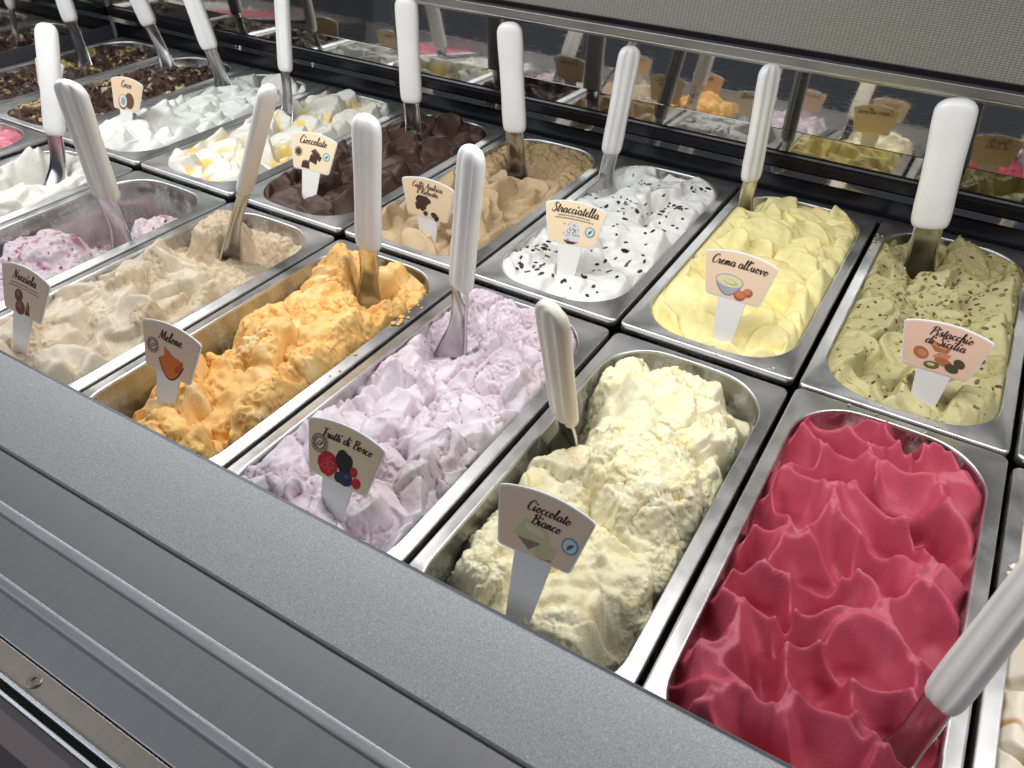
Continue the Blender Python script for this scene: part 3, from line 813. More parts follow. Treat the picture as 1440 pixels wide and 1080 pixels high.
while cnt < 210:
    if rng.random() < 0.45:
        c = rng.choice(cl); x = c[0] + rng.gauss(0, 8); y = c[1] + rng.gauss(0, 8)
    else:
        x = rng.uniform(-64, 64); y = rng.uniform(18, 350)
    if inside(np.array([x]), np.array([y]))[0] < 4: continue
    zz = surf_z('S', x, y)
    if zz < -24: continue
    o = bpy.data.objects.new('chocolate_flake', rng.choice(fl_meshes)); link(o, gs)
    nrm = surf_normal('S', x, y)
    q = nrm.to_track_quat('Z', 'Y') @ Matrix.Rotation(rng.uniform(0, 6.28), 3, 'Z').to_quaternion()
    s = rng.choice([0.0013, 0.0019, 0.0025, 0.0034])
    o.location = (x / 1000, y / 1000, zz / 1000 + rng.uniform(-0.0003, 0.0003)); o.rotation_mode = 'QUATERNION'; o.rotation_quaternion = q
    o.scale = (s * rng.uniform(1.0, 2.0), s * rng.uniform(0.6, 1.0), 0.0008)
    cnt += 1
def scatter(key, name, count, mats, size, zone, rng, zmin=-30):
    V, F, MI = [], [], []
    g = gel_of(key)
    n = 0
    while n < count:
        x = rng.uniform(-66, 66); y = rng.uniform(16, 352)
        if inside(np.array([x]), np.array([y]))[0] < 4 or rng.random() > zone(x, y): continue
        zz = surf_z(key, x, y)
        if zz < zmin: n += 1; continue
        nrm = surf_normal(key, x, y)
        R = (nrm.to_track_quat('Z', 'Y') @ Matrix.Rotation(rng.uniform(0, 6.28), 3, 'Z').to_quaternion()).to_matrix()
        s = size * rng.uniform(0.5, 1.3); b = len(V)
        vv, ff = flake_mesh(rng, s * rng.uniform(1, 1.7), s * rng.uniform(0.6, 1), s * 0.8)
        V += [tuple(R @ Vector(p) + Vector((x / 1000, y / 1000, zz / 1000))) for p in vv]; F += [tuple(b + i for i in q) for q in ff]
        MI += [rng.randrange(len(mats))] * len(ff); n += 1
    o = mesh_obj(name, V, F, None, g, mats=mats, midx=MI); o['kind'] = 'stuff'
    return o
NUTS = [plain('nut_green', (0.36, 0.36, 0.10), 0.5), plain('nut_pale', (0.50, 0.46, 0.19), 0.5), plain('nut_green_dark', (0.20, 0.21, 0.055), 0.5), plain('nut_skin', (0.14, 0.06, 0.045), 0.5)]
scatter('P', 'chopped_pistachio', 700, NUTS, 0.0018, lambda x, y: 0.25 + 0.9 * math.exp(-((x + 0) / 40) ** 2 - ((y - 190) / 60) ** 2), rng)
scatter('B', 'chocolate_curls', 260, [plain('curl_dark', (0.05, 0.022, 0.015), 0.45)] + [MATS['curl_dark']] * 3 + [plain('curl_cream', (0.45, 0.34, 0.17), 0.5)], 0.0045, lambda x, y: 0.3 + math.exp(-(x / 40) ** 2), rng)
scatter('B2', 'chocolate_curls', 260, [MATS['curl_dark'], MATS['curl_dark'], MATS['curl_dark'], MATS['curl_dark'], MATS['curl_cream']], 0.004, lambda x, y: 0.5, rng)
scatter('FB', 'berry_specks', 90, [plain('berry_speck', (0.06, 0.02, 0.05), 0.4)], 0.0006, lambda x, y: 0.6, rng)
scatter('Y', 'red_fruit_bits', 120, [plain('cherry_bit', (0.20, 0.03, 0.05), 0.35)], 0.0016, lambda x, y: 0.6, rng, -60)

def rim_crumbs(key, spots, mat, rng):
    V, F = [], []
    for (cx, cy, n, spread, size) in spots:
        for _ in range(n):
            x = cx + rng.gauss(0, spread) * 0.5; y = cy + rng.gauss(0, spread); sz = size * rng.uniform(0.5, 1.2)
            x = math.copysign(min(max(abs(x), 73.5), 79.0), cx) if abs(cx) > 70 else x
            bm = bmesh.new(); bmesh.ops.create_icosphere(bm, subdivisions=2, radius=1.0)
            b = len(V)
            for v in bm.verts:
                k = sz * (1 + 0.35 * math.sin(5 * v.co.x + 3 * v.co.y + cy) * math.cos(4 * v.co.z + x))
                V.append(((x + v.co.x * k) / 1000, (y + v.co.y * k) / 1000, (sz * 0.55 + v.co.z * k * 0.7) / 1000))
            F += [tuple(b + v.index for v in f.verts) for f in bm.faces]
            bm.free()
    o = mesh_obj('rim_crumbs', V, F, mat, gel_of(key), True); o['kind'] = 'stuff'
rim_crumbs('M', [(76, 268, 7, 7, 2.6), (76, 300, 3, 6, 1.6), (76, 190, 3, 12, 1.2), (-30, 361, 5, 9, 1.6)], gel_of('M').data.materials[0], rng)
rim_crumbs('P', [(-76, 300, 6, 14, 1.4), (-20, 7, 6, 14, 1.2), (30, 6, 5, 10, 1.2)], gel_of('P').data.materials[0], rng)
rim_crumbs('C', [(10, 6, 3, 6, 1.5), (60, 8, 2, 4, 1.2)], gel_of('C').data.materials[0], rng)
rim_crumbs('CR', [(-76, 250, 5, 8, 2.6)], gel_of('CR').data.materials[0], rng)
# ------------------------------------------------------------------ spatulas
def superloop(hx, hy, z, n=36, p=2.5, groove=0.0, cx=0.0, cy=0.0):
    out = []
    for i in range(n):
        a = 2 * math.pi * i / n
        c, s = math.cos(a), math.sin(a)
        x = hx * math.copysign(abs(c) ** (2 / p), c); y = hy * math.copysign(abs(s) ** (2 / p), s)
        if groove: y *= 1 - groove * math.exp(-((abs(x) - hx * 0.42) / (hx * 0.16)) ** 2)
        out.append((cx + x, cy + y, z))
    return out
def make_spatula(label, E, T, width=0.026, thick=0.0145, hlen=0.130, yaw=0.0, mat=None, groove=0.10, blade_w=0.042, bury=0.03):
    E = Vector(E); T = Vector(T); ax = (T - E); tot = ax.length
    e = empty('spatula', E, label, 'spatula', 'white-handled spatulas standing in the gelato')
    q = ax.to_track_quat('Z', 'Y')
    # make local x follow the row, then turn by yaw
    X = (Vector((1, 0, 0)) - ax.normalized() * ax.normalized().x).normalized(); Z = ax.normalized(); Y = Z.cross(X)
    Mx = Matrix((X, Y, Z)).transposed() @ Matrix.Rotation(yaw, 3, 'Z')
    e.rotation_mode = 'QUATERNION'; e.rotation_quaternion = Mx.to_quaternion()
    z0 = tot - hlen
    R = []
    prof = [(0.0, 0.62, 0.60), (0.0010, 0.76, 0.76), (0.0030, 0.88, 0.88), (0.0065, 0.96, 0.96), (0.012, 0.99, 1.0), (0.024, 1.0, 1.0), (0.045, 0.97, 1.0), (0.075, 0.97, 1.0), (0.105, 1.03, 1.0), (0.117, 1.02, 0.98)]
    for t, sx, sy in prof: R.append(superloop(width / 2 * sx, thick / 2 * sy, z0 + t * hlen / 0.13, groove=groove))
    zc = z0 + 0.117 * hlen / 0.13; hh = tot - zc
    for a in (15, 30, 45, 58, 70, 80, 87):
        c = math.cos(math.radians(a)); R.append(superloop(width / 2 * 1.02 * (c ** 0.75), thick / 2 * 0.98 * (c ** 0.6), zc + hh * math.sin(math.radians(a)), groove=groove * c))
    v, f = rings_mesh(R, cap=True)
    n = len(R[0]); f.append(tuple(range(n))[::-1])
    fix_normals(mesh_obj('handle', v, f, mat or M_WHITE, e, True))
    # blade: slim neck widening to a curved paddle
    B = []
    L = z0 + 0.006
    for i in range(15):
        t = i / 14.0
        z = L - (L + bury) * t
        w = (width * 0.74 / 2) * (1 - sstep(0.35, 0.95, np.array(t))) + blade_w / 2 * sstep(0.35, 0.95, np.array(t))
        th = 0.0030 * (1 - t) + 0.0010 * t
        bow = 0.004 * math.sin(math.pi * min(1, t * 1.1)) - 0.012 * max(0, t - 0.55)
        row_ = []
        m_ = 9
        for j in range(m_):
            s = -1 + 2 * j / (m_ - 1); row_.append((float(w) * s, bow - 0.0035 * (s * s) * (0.4 + t) + th / 2, z))
        for j in range(m_ - 1, -1, -1):
            s = -1 + 2 * j / (m_ - 1); row_.append((float(w) * s, bow - 0.0035 * (s * s) * (0.4 + t) - th / 2, z))
        B.append(row_)
    v, f = rings_mesh(B, cap=True)
    f.append(tuple(range(len(B[0])))[::-1])
    b = fix_normals(mesh_obj('blade', v, f, M_BLADE, e, True))
    return e
# entry point in the gelato, tip of the handle
SPAT = [
 ('white spatula standing in the orange melon gelato', (-0.565, -0.081, -0.010), (-0.546, -0.081, 0.180), dict(width=0.027, yaw=0.1)),
 ('white spatula standing in the lilac gelato', (-0.449, -0.100, -0.010), (-0.428, -0.100, 0.185), dict(width=0.026, yaw=-0.25, groove=0.2)),
 ('ivory spatula leaning forward from the chunky pale yellow gelato', (-0.299, -0.163, -0.010), (-0.291, -0.224, 0.157), dict(width=0.027, yaw=-0.4, mat=M_CREAMN, groove=0.3, hlen=0.132)),
 ('white spatula turned edge-on in the beige hazelnut gelato', (-0.755, -0.085, -0.010), (-0.655, -0.080, 0.184), dict(width=0.018, yaw=1.3, thick=0.0125, blade_w=0.03)),
 ('white ribbed spatula leaning over the half-empty pan', (-0.870, -0.131, -0.030), (-0.832, -0.157, 0.176), dict(width=0.034, yaw=0.2, groove=0.42)),
 ('white spatula standing in the white gelato beside the half-empty pan', (-1.087, -0.058, -0.010), (-1.107, 0.0, 0.156), dict(width=0.034, yaw=0.1, groove=0.0)),
 ('wide white spatula standing in the pistachio gelato', (-0.109, 0.273, -0.010), (-0.131, 0.273, 0.175), dict(width=0.037, yaw=0.15, groove=0.0, thick=0.017)),
 ('white spatula turned edge-on in the custard yellow gelato', (-0.309, 0.301, -0.010), (-0.315, 0.301, 0.169), dict(width=0.026, yaw=0.95, groove=0.3)),
 ('white spatula turned edge-on in the flake-covered white gelato', (-0.491, 0.300, -0.010), (-0.475, 0.300, 0.162), dict(width=0.026, yaw=0.75, groove=0.25)),
 ('white spatula standing in the coffee tan gelato', (-0.601, 0.267, -0.020), (-0.618, 0.267, 0.174), dict(width=0.031, yaw=0.2, groove=0.0)),
 ('white spatula standing in the dark chocolate gelato', (-0.765, 0.262, -0.010), (-0.782, 0.285, 0.178), dict(width=0.031, yaw=0.2, groove=0.0)),
 ('white spatula standing in the white gelato with yellow sauce', (-0.963, 0.225, -0.005), (-0.980, 0.270, 0.190), dict(width=0.031, yaw=-0.3, groove=0.2)),
 ('white spatula standing in the snow white coconut gelato', (-1.130, 0.265, -0.005), (-1.185, 0.270, 0.185), dict(width=0.028, yaw=0.5, groove=0.15)),
 ('white spatula standing in the chocolate-covered gelato next to the coconut', (-1.285, 0.290, -0.005), (-1.350, 0.285, 0.190), dict(width=0.032, yaw=0.2)),
 ('white spatula in the chocolate-covered gelato by the mirrored end wall', (-1.440, 0.240, -0.005), (-1.485, 0.260, 0.185), dict(width=0.032, yaw=0.2)),
 ('pale grey spatula leaning out of the raspberry red gelato', (-0.033, -0.291, -0.004), (0.000, -0.214, 0.161), dict(width=0.022, thick=0.013, yaw=-0.6, hlen=0.146, blade_w=0.028, groove=0.22, mat=plain('grey_nylon', (0.74, 0.71, 0.67), 0.4, var=0.03, vscale=25))),
]
for lab, E_, T_, kw in SPAT: make_spatula(lab, E_, T_, **kw)

# ------------------------------------------------------------------ flavour signs
GLYPH = {
 'a': ([[(.75, .85), (.45, 1), (.12, .65), (.15, .2), (.4, 0), (.68, .3), (.8, .9)], [(.8, .95), (.72, .3), (.85, .02), (1.1, .3)]], 1.02),
 'b': ([[(0, .3), (.35, 1.2), (.5, 1.9), (.35, 2), (.22, 1.4), (.18, .4), (.35, 0), (.65, .2), (.7, .7), (.5, .95), (.95, .8)]], .92),
 'c': ([[(.65, .8), (.5, 1), (.2, .75), (.12, .3), (.35, 0), (.65, .15), (.85, .4)]], .76),
 'd': ([[(.75, .85), (.45, 1), (.12, .65), (.15, .2), (.4, 0), (.68, .3), (.85, 1), (1, 1.9)], [(1, 1.95), (.78, .6), (.85, .02), (1.1, .3)]], 1.02),
 'e': ([[(.05, .35), (.4, .5), (.62, .78), (.45, 1), (.18, .7), (.15, .25), (.4, 0), (.7, .15), (.85, .4)]], .78),
 'f': ([[(0, .3), (.4, 1.2), (.65, 1.85), (.5, 2), (.35, 1.3), (.2, 0), (.1, -.7), (.25, -.8), (.4, -.2), (.3, .1), (.75, .4)]], .66),
 'h': ([[(0, .3), (.4, 1.3), (.5, 1.9), (.35, 2), (.2, 1.2), (.1, 0)], [(.12, .3), (.4, .9), (.6, .95), (.62, .5), (.65, .05), (.95, .3)]], .9),
 'i': ([[(0, .4), (.2, .95)], [(.2, .95), (.12, .3), (.25, 0), (.55, .35)], [(.42, 1.66), (.33, 1.34)]], .56),
 'l': ([[(0, .3), (.35, 1.2), (.48, 1.85), (.35, 2), (.2, 1.3), (.15, .3), (.3, 0), (.6, .35)]], .56),
 'm': ([[(0, .5), (.15, .95), (.15, .6), (.08, 0)], [(.1, .3), (.35, .9), (.5, .9), (.5, .5), (.45, 0)], [(.47, .3), (.75, .9), (.9, .9), (.9, .4), (1, .02), (1.25, .35)]], 1.2),
 'n': ([[(0, .5), (.15, .95), (.15, .6), (.08, 0)], [(.1, .3), (.38, .9), (.55, .9), (.55, .4), (.65, .02), (.9, .35)]], .86),
 'o': ([[(.5, .95), (.2, .75), (.12, .3), (.35, 0), (.65, .3), (.62, .8), (.42, .98), (.5, .75), (.9, .8)]], .84),
 'r': ([[(0, .4), (.2, 1), (.3, .85), (.5, .85), (.45, .3), (.55, 0), (.8, .3)]], .74),
 's': ([[(0, .3), (.35, 1.05), (.4, .7), (.5, .25), (.3, 0), (.1, .12)], [(.3, 0), (.75, .35)]], .68),
 't': ([[(0, .3), (.3, 1), (.38, 1.6)], [(.38, 1.6), (.2, .4), (.3, 0), (.6, .35)], [(.05, 1.1), (.6, 1.15)]], .56),
 'u': ([[(0, .5), (.15, .95), (.12, .3), (.3, 0), (.55, .3), (.7, .95)], [(.7, .95), (.63, .3), (.75, 0), (1, .3)]], .95),
 'v': ([[(0, .6), (.15, .95), (.25, .4), (.32, 0), (.6, .5), (.65, .95), (.9, .8)]], .84),
 "'": ([[(.25, 2.0), (.15, 1.6)]], .3), ' ': ([], .55),
 '\u00e8': ([[(.05, .35), (.4, .5), (.62, .78), (.45, 1), (.18, .7), (.15, .25), (.4, 0), (.7, .15), (.85, .4)], [(.3, 1.65), (.5, 1.3)]], .78),
 'C': ([[(1.2, 1.5), (1.15, 1.9), (.8, 1.95), (.35, 1.4), (.2, .6), (.5, .02), (1, .2), (1.25, .5)]], 1.15),
 'N': ([[(-.1, 0), (.1, .1), (.35, 1), (.55, 1.9)], [(.5, 1.9), (.75, 1), (.95, .1)], [(.95, .1), (1.2, 1.2), (1.4, 1.9), (1.6, 1.95)]], 1.4),
 'M': ([[(0, 0), (.3, 1), (.5, 1.9)], [(.5, 1.9), (.62, 1), (.75, .2)], [(.75, .2), (1.1, 1.3), (1.35, 1.9)], [(1.35, 1.9), (1.35, .9), (1.4, .1), (1.7, .3)]], 1.62),
 'F': ([[(.1, 1.6), (.3, 1.9), (.8, 1.84), (1.35, 1.98)], [(.72, 1.86), (.6, 1.0), (.45, 0)], [(.3, 1.0), (1.0, 1.05)]], 1.05),
 'B': ([[(.6, 1.8), (.4, .8), (.3, 0)], [(.15, 1.5), (.5, 1.95), (1.1, 1.9), (1.15, 1.4), (.65, 1.05)], [(.65, 1.05), (1.15, .9), (1.1, .2), (.6, -.02), (.3, .15)]], 1.3),
 'S': ([[(1.1, 1.5), (1, 1.9), (.6, 1.85), (.5, 1.4), (.85, .95), (.9, .4), (.5, 0), (.1, .2), (.15, .5)]], 1.12),
 'P': ([[(.6, 1.8), (.45, .9), (.25, 0)], [(.1, 1.4), (.4, 1.9), (1, 1.95), (1.25, 1.5), (.9, 1), (.5, 1)]], 1.15),
 'A': ([[(0, 0), (.5, .9), (1, 1.95)], [(1, 1.95), (1, 1), (1.1, .05), (1.4, .3)], [(.35, .75), (1.1, .8)]], 1.32),
 'R': ([[(.6, 1.8), (.45, .9), (.25, 0)], [(.1, 1.4), (.4, 1.9), (1, 1.95), (1.25, 1.5), (.9, 1), (.5, 1)], [(.65, 1), (1, .4), (1.25, 0), (1.5, .2)]], 1.4),
}
def catmull(P, n=5):
    if len(P) < 3: return [tuple(np.array(P[0]) * (1 - t / n) + np.array(P[1]) * t / n) for t in range(n + 1)]
    Q = [P[0]] + list(P) + [P[-1]]; out = []
    for i in range(1, len(Q) - 2):
        p0, p1, p2, p3 = [np.array(q, float) for q in Q[i - 1:i + 3]]
        for t in range(n):
            s = t / n
            out.append(tuple(0.5 * ((2 * p1) + (-p0 + p2) * s + (2 * p0 - 5 * p1 + 4 * p2 - p3) * s * s + (-p0 + 3 * p1 - 3 * p2 + p3) * s ** 3)))
    out.append(tuple(P[-1]))
    return out
def ribbon(pts, wfun, V, F, zz):
    n = len(pts); b = len(V)
    for i, p in enumerate(pts):
        a = pts[max(0, i - 1)]; c = pts[min(n - 1, i + 1)]
        dx, dy = c[0] - a[0], c[1] - a[1]; l = math.hypot(dx, dy) or 1e-9
        w = wfun(dx / l, dy / l)
        V.append((p[0] - dy / l * w, p[1] + dx / l * w, zz)); V.append((p[0] + dy / l * w, p[1] - dx / l * w, zz))
    for i in range(n - 1):
        k = b + 2 * i; F.append((k, k + 1, k + 3, k + 2))
def script_text(txt, cx, cy, xh, V, F, zz, arc=0.0, weight=1.0):
    """brush-script line centred at cx, baseline cy, x-height xh (metres); arc bends it along the sign's top edge"""
    adv = sum(GLYPH[c][1] * 1.06 for c in txt); x = -adv / 2
    for ch in txt:
        strokes, a = GLYPH[ch]
        for st in strokes:
            pts = []
            for (gx, gy) in catmull(st):
                X_ = (x + gx + 0.22 * gy) * xh; Y_ = gy * xh
                pts.append((cx + X_, cy + Y_ - arc * X_ * X_))
            def wf(dx, dy): return xh * weight * (0.060 + 0.085 * max(0.0, -dy) ** 1.3)
            ribbon(pts, wf, V, F, zz)
        x += a * 1.06
def ell(cx, cy, rx, ry, rot=0, n=20, wob=0.0, seed=0):
    r_ = random.Random(seed); c, s = math.cos(rot), math.sin(rot); out = []
    for i in range(n):
        a = 2 * math.pi * i / n; k = 1 + wob * (r_.random() - 0.5)
        u, v = rx * k * math.cos(a), ry * k * math.sin(a)
        out.append((cx + u * c - v * s, cy + u * s + v * c))
    return out
WT, WB, HH, SS, ARC = 0.0660, 0.0500, 0.0380, 0.0310, 0.0055
def plate_outline(ins=0.0, r=0.003, n=5):
    """fan shape: arched top, slanted sides; local origin at the foot of the stem"""
    wt, wb = WT / 2 - ins, WB / 2 - ins
    y0, y1 = SS + ins, SS + HH - ins
    pts = []
    def corner(p, a, b):
        p, a, b = Vector(p), Vector(a), Vector(b)
        A = p + (a - p).normalized() * r; B = p + (b - p).normalized() * r
        for i in range(n + 1):
            t = i / n; pts.append(tuple(A * (1 - t) ** 2 + p * 2 * t * (1 - t) + B * t * t))
    corner((-wb, y0), (-wt, y1), (wb, y0)); corner((wb, y0), (-wb, y0), (wt, y1))
    corner((wt, y1), (wb, y0), (wt * 0.5, y1 + ARC * 0.75))
    for i in range(1, 12):
        x = wt * (1 - 2 * i / 12.0)
        if abs(x) < wt - r * 1.2: pts.append((x, y1 + ARC * (1 - (x / wt) ** 2)))
    corner((-wt, y1), (-wt * 0.5, y1 + ARC * 0.75), (-wb, y0))
    return pts
def extr(pts, z0, z1):
    n = len(pts)
    v = [(x, y, z0) for x, y in pts] + [(x, y, z1) for x, y in pts]
    f = [tuple(range(n))[::-1], tuple(range(n, 2 * n))] + [(i, (i + 1) % n, n + (i + 1) % n, n + i) for i in range(n)]
    return v, f
TH = 0.0008
def ink(name, c): return plain('print_' + name, c, 0.5)
def seal_stamp(cx, cy, r):
    P = []
    for i in range(16):
        a = 2 * math.pi * i / 16
        P.append((ell(cx + r * 0.86 * math.cos(a), cy + r * 0.86 * math.sin(a), r * 0.085, r * 0.12, a, 6), 'stamp'))
    P.append(('ring', cx, cy, r * 0.66, r * 0.06, 'stamp'))
    P.append(('ring', cx, cy, r * 1.05, r * 0.04, 'stamp'))
    P.append((ell(cx, cy, r * 0.40, r * 0.22, 0.7, 14), 'leaf')); P.append((ell(cx + r * .02, cy + r * .03, r * 0.28, r * 0.10, 0.7, 12), 'paper'))
    return P
def seal_blue(cx, cy, r):
    return [(ell(cx, cy, r, r, 0, 24), 'teal'), (ell(cx, cy, r * .80, r * .80, 0, 24), 'tealpale'), (ell(cx + r * .05, cy - r * .05, r * .42, r * .24, .7, 10, .5, 3), 'frog'), (ell(cx - r * .1, cy - r * .25, r * .14, r * .36, -.3, 8), 'frog'), (ell(cx + r * .3, cy + r * .2, r * .2, r * .14, 0, 8), 'frog')]
PC = {'stamp': (.13, .11, .10), 'leaf': (.03, .025, .02), 'teal': (.12, .30, .36), 'tealpale': (.55, .66, .66), 'frog': (.04, .13, .18), 'orange': (.66, .16, .025), 'orangedark': (.42, .085, .015), 'rind': (.06, .03, .012),
      'rasp': (.50, .012, .02), 'raspl': (.62, .07, .07), 'black': (.012, .008, .012), 'blue': (.02, .022, .06), 'bluel': (.07, .08, .15), 'pale': (.60, .52, .28), 'pale2': (.70, .63, .40), 'shade': (.26, .19, .14), 'nut': (.17, .065, .03), 'nutd': (.08, .028, .014), 'nutl': (.30, .14, .07),
      'bowl': (.36, .38, .46), 'bowld': (.20, .22, .30), 'cream': (.70, .66, .38), 'creamd': (.52, .47, .22), 'egg': (.60, .20, .09), 'eggd': (.38, .10, .05), 'bean': (.055, .022, .014), 'beand': (.02, .008, .006), 'flake': (.03, .02, .02), 'snow': (.62, .62, .62), 'choc': (.055, .018, .016), 'chocl': (.16, .07, .06),
      'pist': (.42, .15, .06), 'pistl': (.55, .26, .13), 'green': (.12, .13, .05), 'greend': (.06, .07, .03), 'gold': (.05, .04, .015), 'coco': (.13, .06, .03), 'cocow': (.66, .66, .64), 'cocog': (.30, .34, .34), 'paper': None, 'micro': (.10, .08, .07)}
YC = SS + HH * 0.385       # picture height on the plate
def pic(kind):
    P = []
    if kind == 'white_chocolate':
        P += [([(-.017, YC - .004), (-.011, YC + .009), (.004, YC + .008), (.009, YC - .001), (-.002, YC - .003)], 'pale'), ([(-.010, YC + .006), (.003, YC + .005), (.004, YC + .001), (-.008, YC + .002)], 'pale2'),
              ([(-.013, YC - .004), (.004, YC - .003), (-.004, YC - .010)], 'shade'), ([(-.001, YC - .010), (.004, YC - .001), (.014, YC - .003), (.012, YC - .011), (.003, YC - .013)], 'pale'), ([(.003, YC - .0128), (.0125, YC - .0108), (.0115, YC - .0122)], 'shade')] + seal_blue(.021, YC + .003, .0055)
    if kind == 'berries':
        P += [(ell(-.010, YC - .003, .0088, .0088, 0, 22, .12, 1), 'rasp')] + [(ell(-.010 + .0055 * math.cos(i * 2.4) * (i / 14) ** .5, YC - .003 + .0062 * math.sin(i * 2.4) * (i / 14) ** .5, .0012, .0011, 0, 8), 'raspl') for i in range(14)]
        P += [(ell(.003, YC + .003, .0070, .0086, .5, 20, .16, 2), 'black'), (ell(.012, YC - .001, .0030, .0038, 0, 12), 'rasp'), (ell(.006, YC - .008, .0064, .0058, 0, 16, .12, 4), 'blue'), (ell(.001, YC - .009, .0040, .0040, 0, 14), 'blue'), (ell(.007, YC - .006, .0022, .0014, 0, 10), 'bluel'), (ell(.0155, YC - .008, .0036, .0040, 0, 14), 'rasp')] + seal_stamp(-.0195, YC + .009, .0064)
    if kind == 'melon':
        arcp = [(-.011 + .028 * t, YC - .001 - .0165 * math.sin(math.pi * (0.02 + t * .96)) ** .8) for t in [i / 14 for i in range(15)]]
        P += [(arcp + [(.014, YC + .001), (.004, YC + .003), (-.004, YC + .001)], 'rind'), ([(x * .94, y + .0014) for x, y in arcp] + [(.015, YC + .002), (.004, YC + .004), (-.004, YC + .002)], 'orange'), ([(-.006, YC + .009), (-.005, YC + .000), (.006, YC + .002), (.001, YC + .006)], 'orange'), ([(.008, YC - .004), (.016, YC + .002), (.013, YC - .008), (.007, YC - .009)], 'orangedark')] + seal_stamp(-.0185, YC + .006, .0060)
    if kind == 'hazelnuts':
        P += [(ell(-.006, YC + .002, .0056, .0058, 0, 16), 'nut'), (ell(-.007, YC + .004, .0022, .0030, .4, 10), 'nutl'), (ell(-.003, YC - .008, .0066, .0064, 0, 16), 'nut'), (ell(-.004, YC - .006, .0028, .0030, 0, 10), 'nutl'), ([(.004, YC - .012), (.006, YC + .000), (.009, YC - .003), (.010, YC - .012)], 'nutd'), (ell(.007, YC - .006, .0014, .0044, .2, 10), 'nutl')]
        P += [('micro', 0, YC + .0118, .036, 22), ('micro', 0, YC + .0092, .040, 24)]
    if kind == 'pistachios':
        P += [([(-.010, YC + .010), (-.008, YC + .013), (.006, YC + .009), (.005, YC + .005), (-.004, YC + .004)], 'pist'), ([(-.007, YC + .011), (.004, YC + .009), (.002, YC + .007), (-.008, YC + .009)], 'pistl'), (ell(-.0135, YC - .000, .0062, .0050, -.5, 14), 'pist'), (ell(-.0125, YC + .000, .0036, .0026, -.5, 12), 'pistl'), ([(-.005, YC - .000), (.000, YC + .005), (.008, YC + .004), (.004, YC - .005)], 'pistl'), (ell(.004, YC - .003, .0070, .0034, -.2, 12), 'pist'),
              (ell(-.0035, YC - .008, .0058, .0034, .1, 14), 'green'), (ell(.011, YC - .0065, .0054, .0036, -.3, 14), 'greend'), (ell(.015, YC - .001, .0046, .0036, -.6, 14), 'greend'), (ell(-.004, YC - .0075, .0030, .0014, .1, 10), 'pale')]
    if kind == 'cream_bowl':
        lo = [(-.018 + .025 * t, YC + .001 - .0125 * math.sin(math.pi * t) ** .7) for t in [i / 12 for i in range(13)]]
        P += [(lo, 'bowld'), ([(x * .97, y + .0014) for x, y in lo], 'bowl'), (ell(-.0055, YC + .0018, .0128, .0062, 0, 22), 'bowl'), (ell(-.0055, YC + .0018, .0116, .0052, 0, 22), 'cream'), (ell(-.0040, YC + .0010, .0066, .0024, -.1, 16), 'creamd'), (ell(-.0050, YC + .0016, .0050, .0015, -.1, 14), 'cream'),
              (ell(.0125, YC - .0045, .0046, .0040, .3, 14), 'eggd'), (ell(.0118, YC - .0036, .0034, .0026, .3, 12), 'egg'), (ell(.0060, YC - .0085, .0054, .0046, 0, 16), 'eggd'), (ell(.0062, YC - .0076, .0044, .0032, 0, 14), 'egg')]
    if kind == 'cream_swirl':
        r_ = random.Random(4)
        P += [(ell(0, YC - .004, .0085, .0075, 0, 20, .1, 3), 'snow'), (ell(.001, YC + .003, .0060, .0065, 0, 16, .1, 5), 'snow')] + [(ell(r_.gauss(0, .0045), YC + r_.gauss(0, .0045), .0005 + .0005 * r_.random(), .0004, 0, 6), 'flake') for _ in range(34)] + [([(-.008, YC - .010), (.006, YC - .0105), (.010, YC - .009), (.003, YC - .0125), (-.003, YC - .013)], 'choc')] + seal_blue(.0185, YC + .002, .0050)
        P += [('micro', 0, YC + .0138, .034, 22), ('micro', 0, YC + .0112, .040, 26)]
    if kind == 'coffee_beans':
        r_ = random.Random(8)
        P += [(ell(-.004 + r_.uniform(-.009, .008), YC + .001 + r_.uniform(-.005, .006), .0040, .0030, r_.uniform(0, 3), 10), r_.choice(['bean', 'beand'])) for _ in range(20)] + [(ell(-.002, YC - .009, .0030, .0026, .4, 10), 'bean'), (ell(.009, YC - .009, .0044, .0032, -.3, 12), 'bean'), (ell(.012, YC - .012, .0034, .0024, .8, 10), 'beand')]
    if kind == 'chocolate_pieces':
        P += [([(-.014, YC - .012), (-.013, YC - .005), (-.003, YC - .005), (-.002, YC - .012)], 'choc'), ([(-.013, YC - .005), (-.010, YC - .003), (-.001, YC - .003), (-.003, YC - .005)], 'chocl'), ([(-.004, YC - .003), (-.002, YC + .004), (.008, YC + .002), (.007, YC - .006)], 'choc'), ([(-.002, YC + .004), (.001, YC + .006), (.010, YC + .004), (.008, YC + .002)], 'chocl'), ([(-.002, YC + .008), (.003, YC + .011), (.014, YC + .003), (.011, YC - .002)], 'choc'), ([(.000, YC + .010), (.004, YC + .0115), (.012, YC + .006), (.008, YC + .006)], 'chocl'),
              (ell(-.0195, YC + .005, .0054, .0054, 0, 18), 'gold'), ('ring', -.0195, YC + .005, .0042, .0004, 'creamd')] + seal_blue(.0200, YC + .005, .0048)
    if kind == 'coconut':
        P += [(ell(.007, YC - .001, .0095, .0105, .2, 18), 'coco'), (ell(-.006, YC - .004, .0092, .0100, 0, 18), 'coco'), (ell(-.006, YC - .003, .0078, .0085, 0, 18), 'cocow'), (ell(-.0055, YC - .003, .0048, .0055, 0, 16), 'cocog')]
    return P
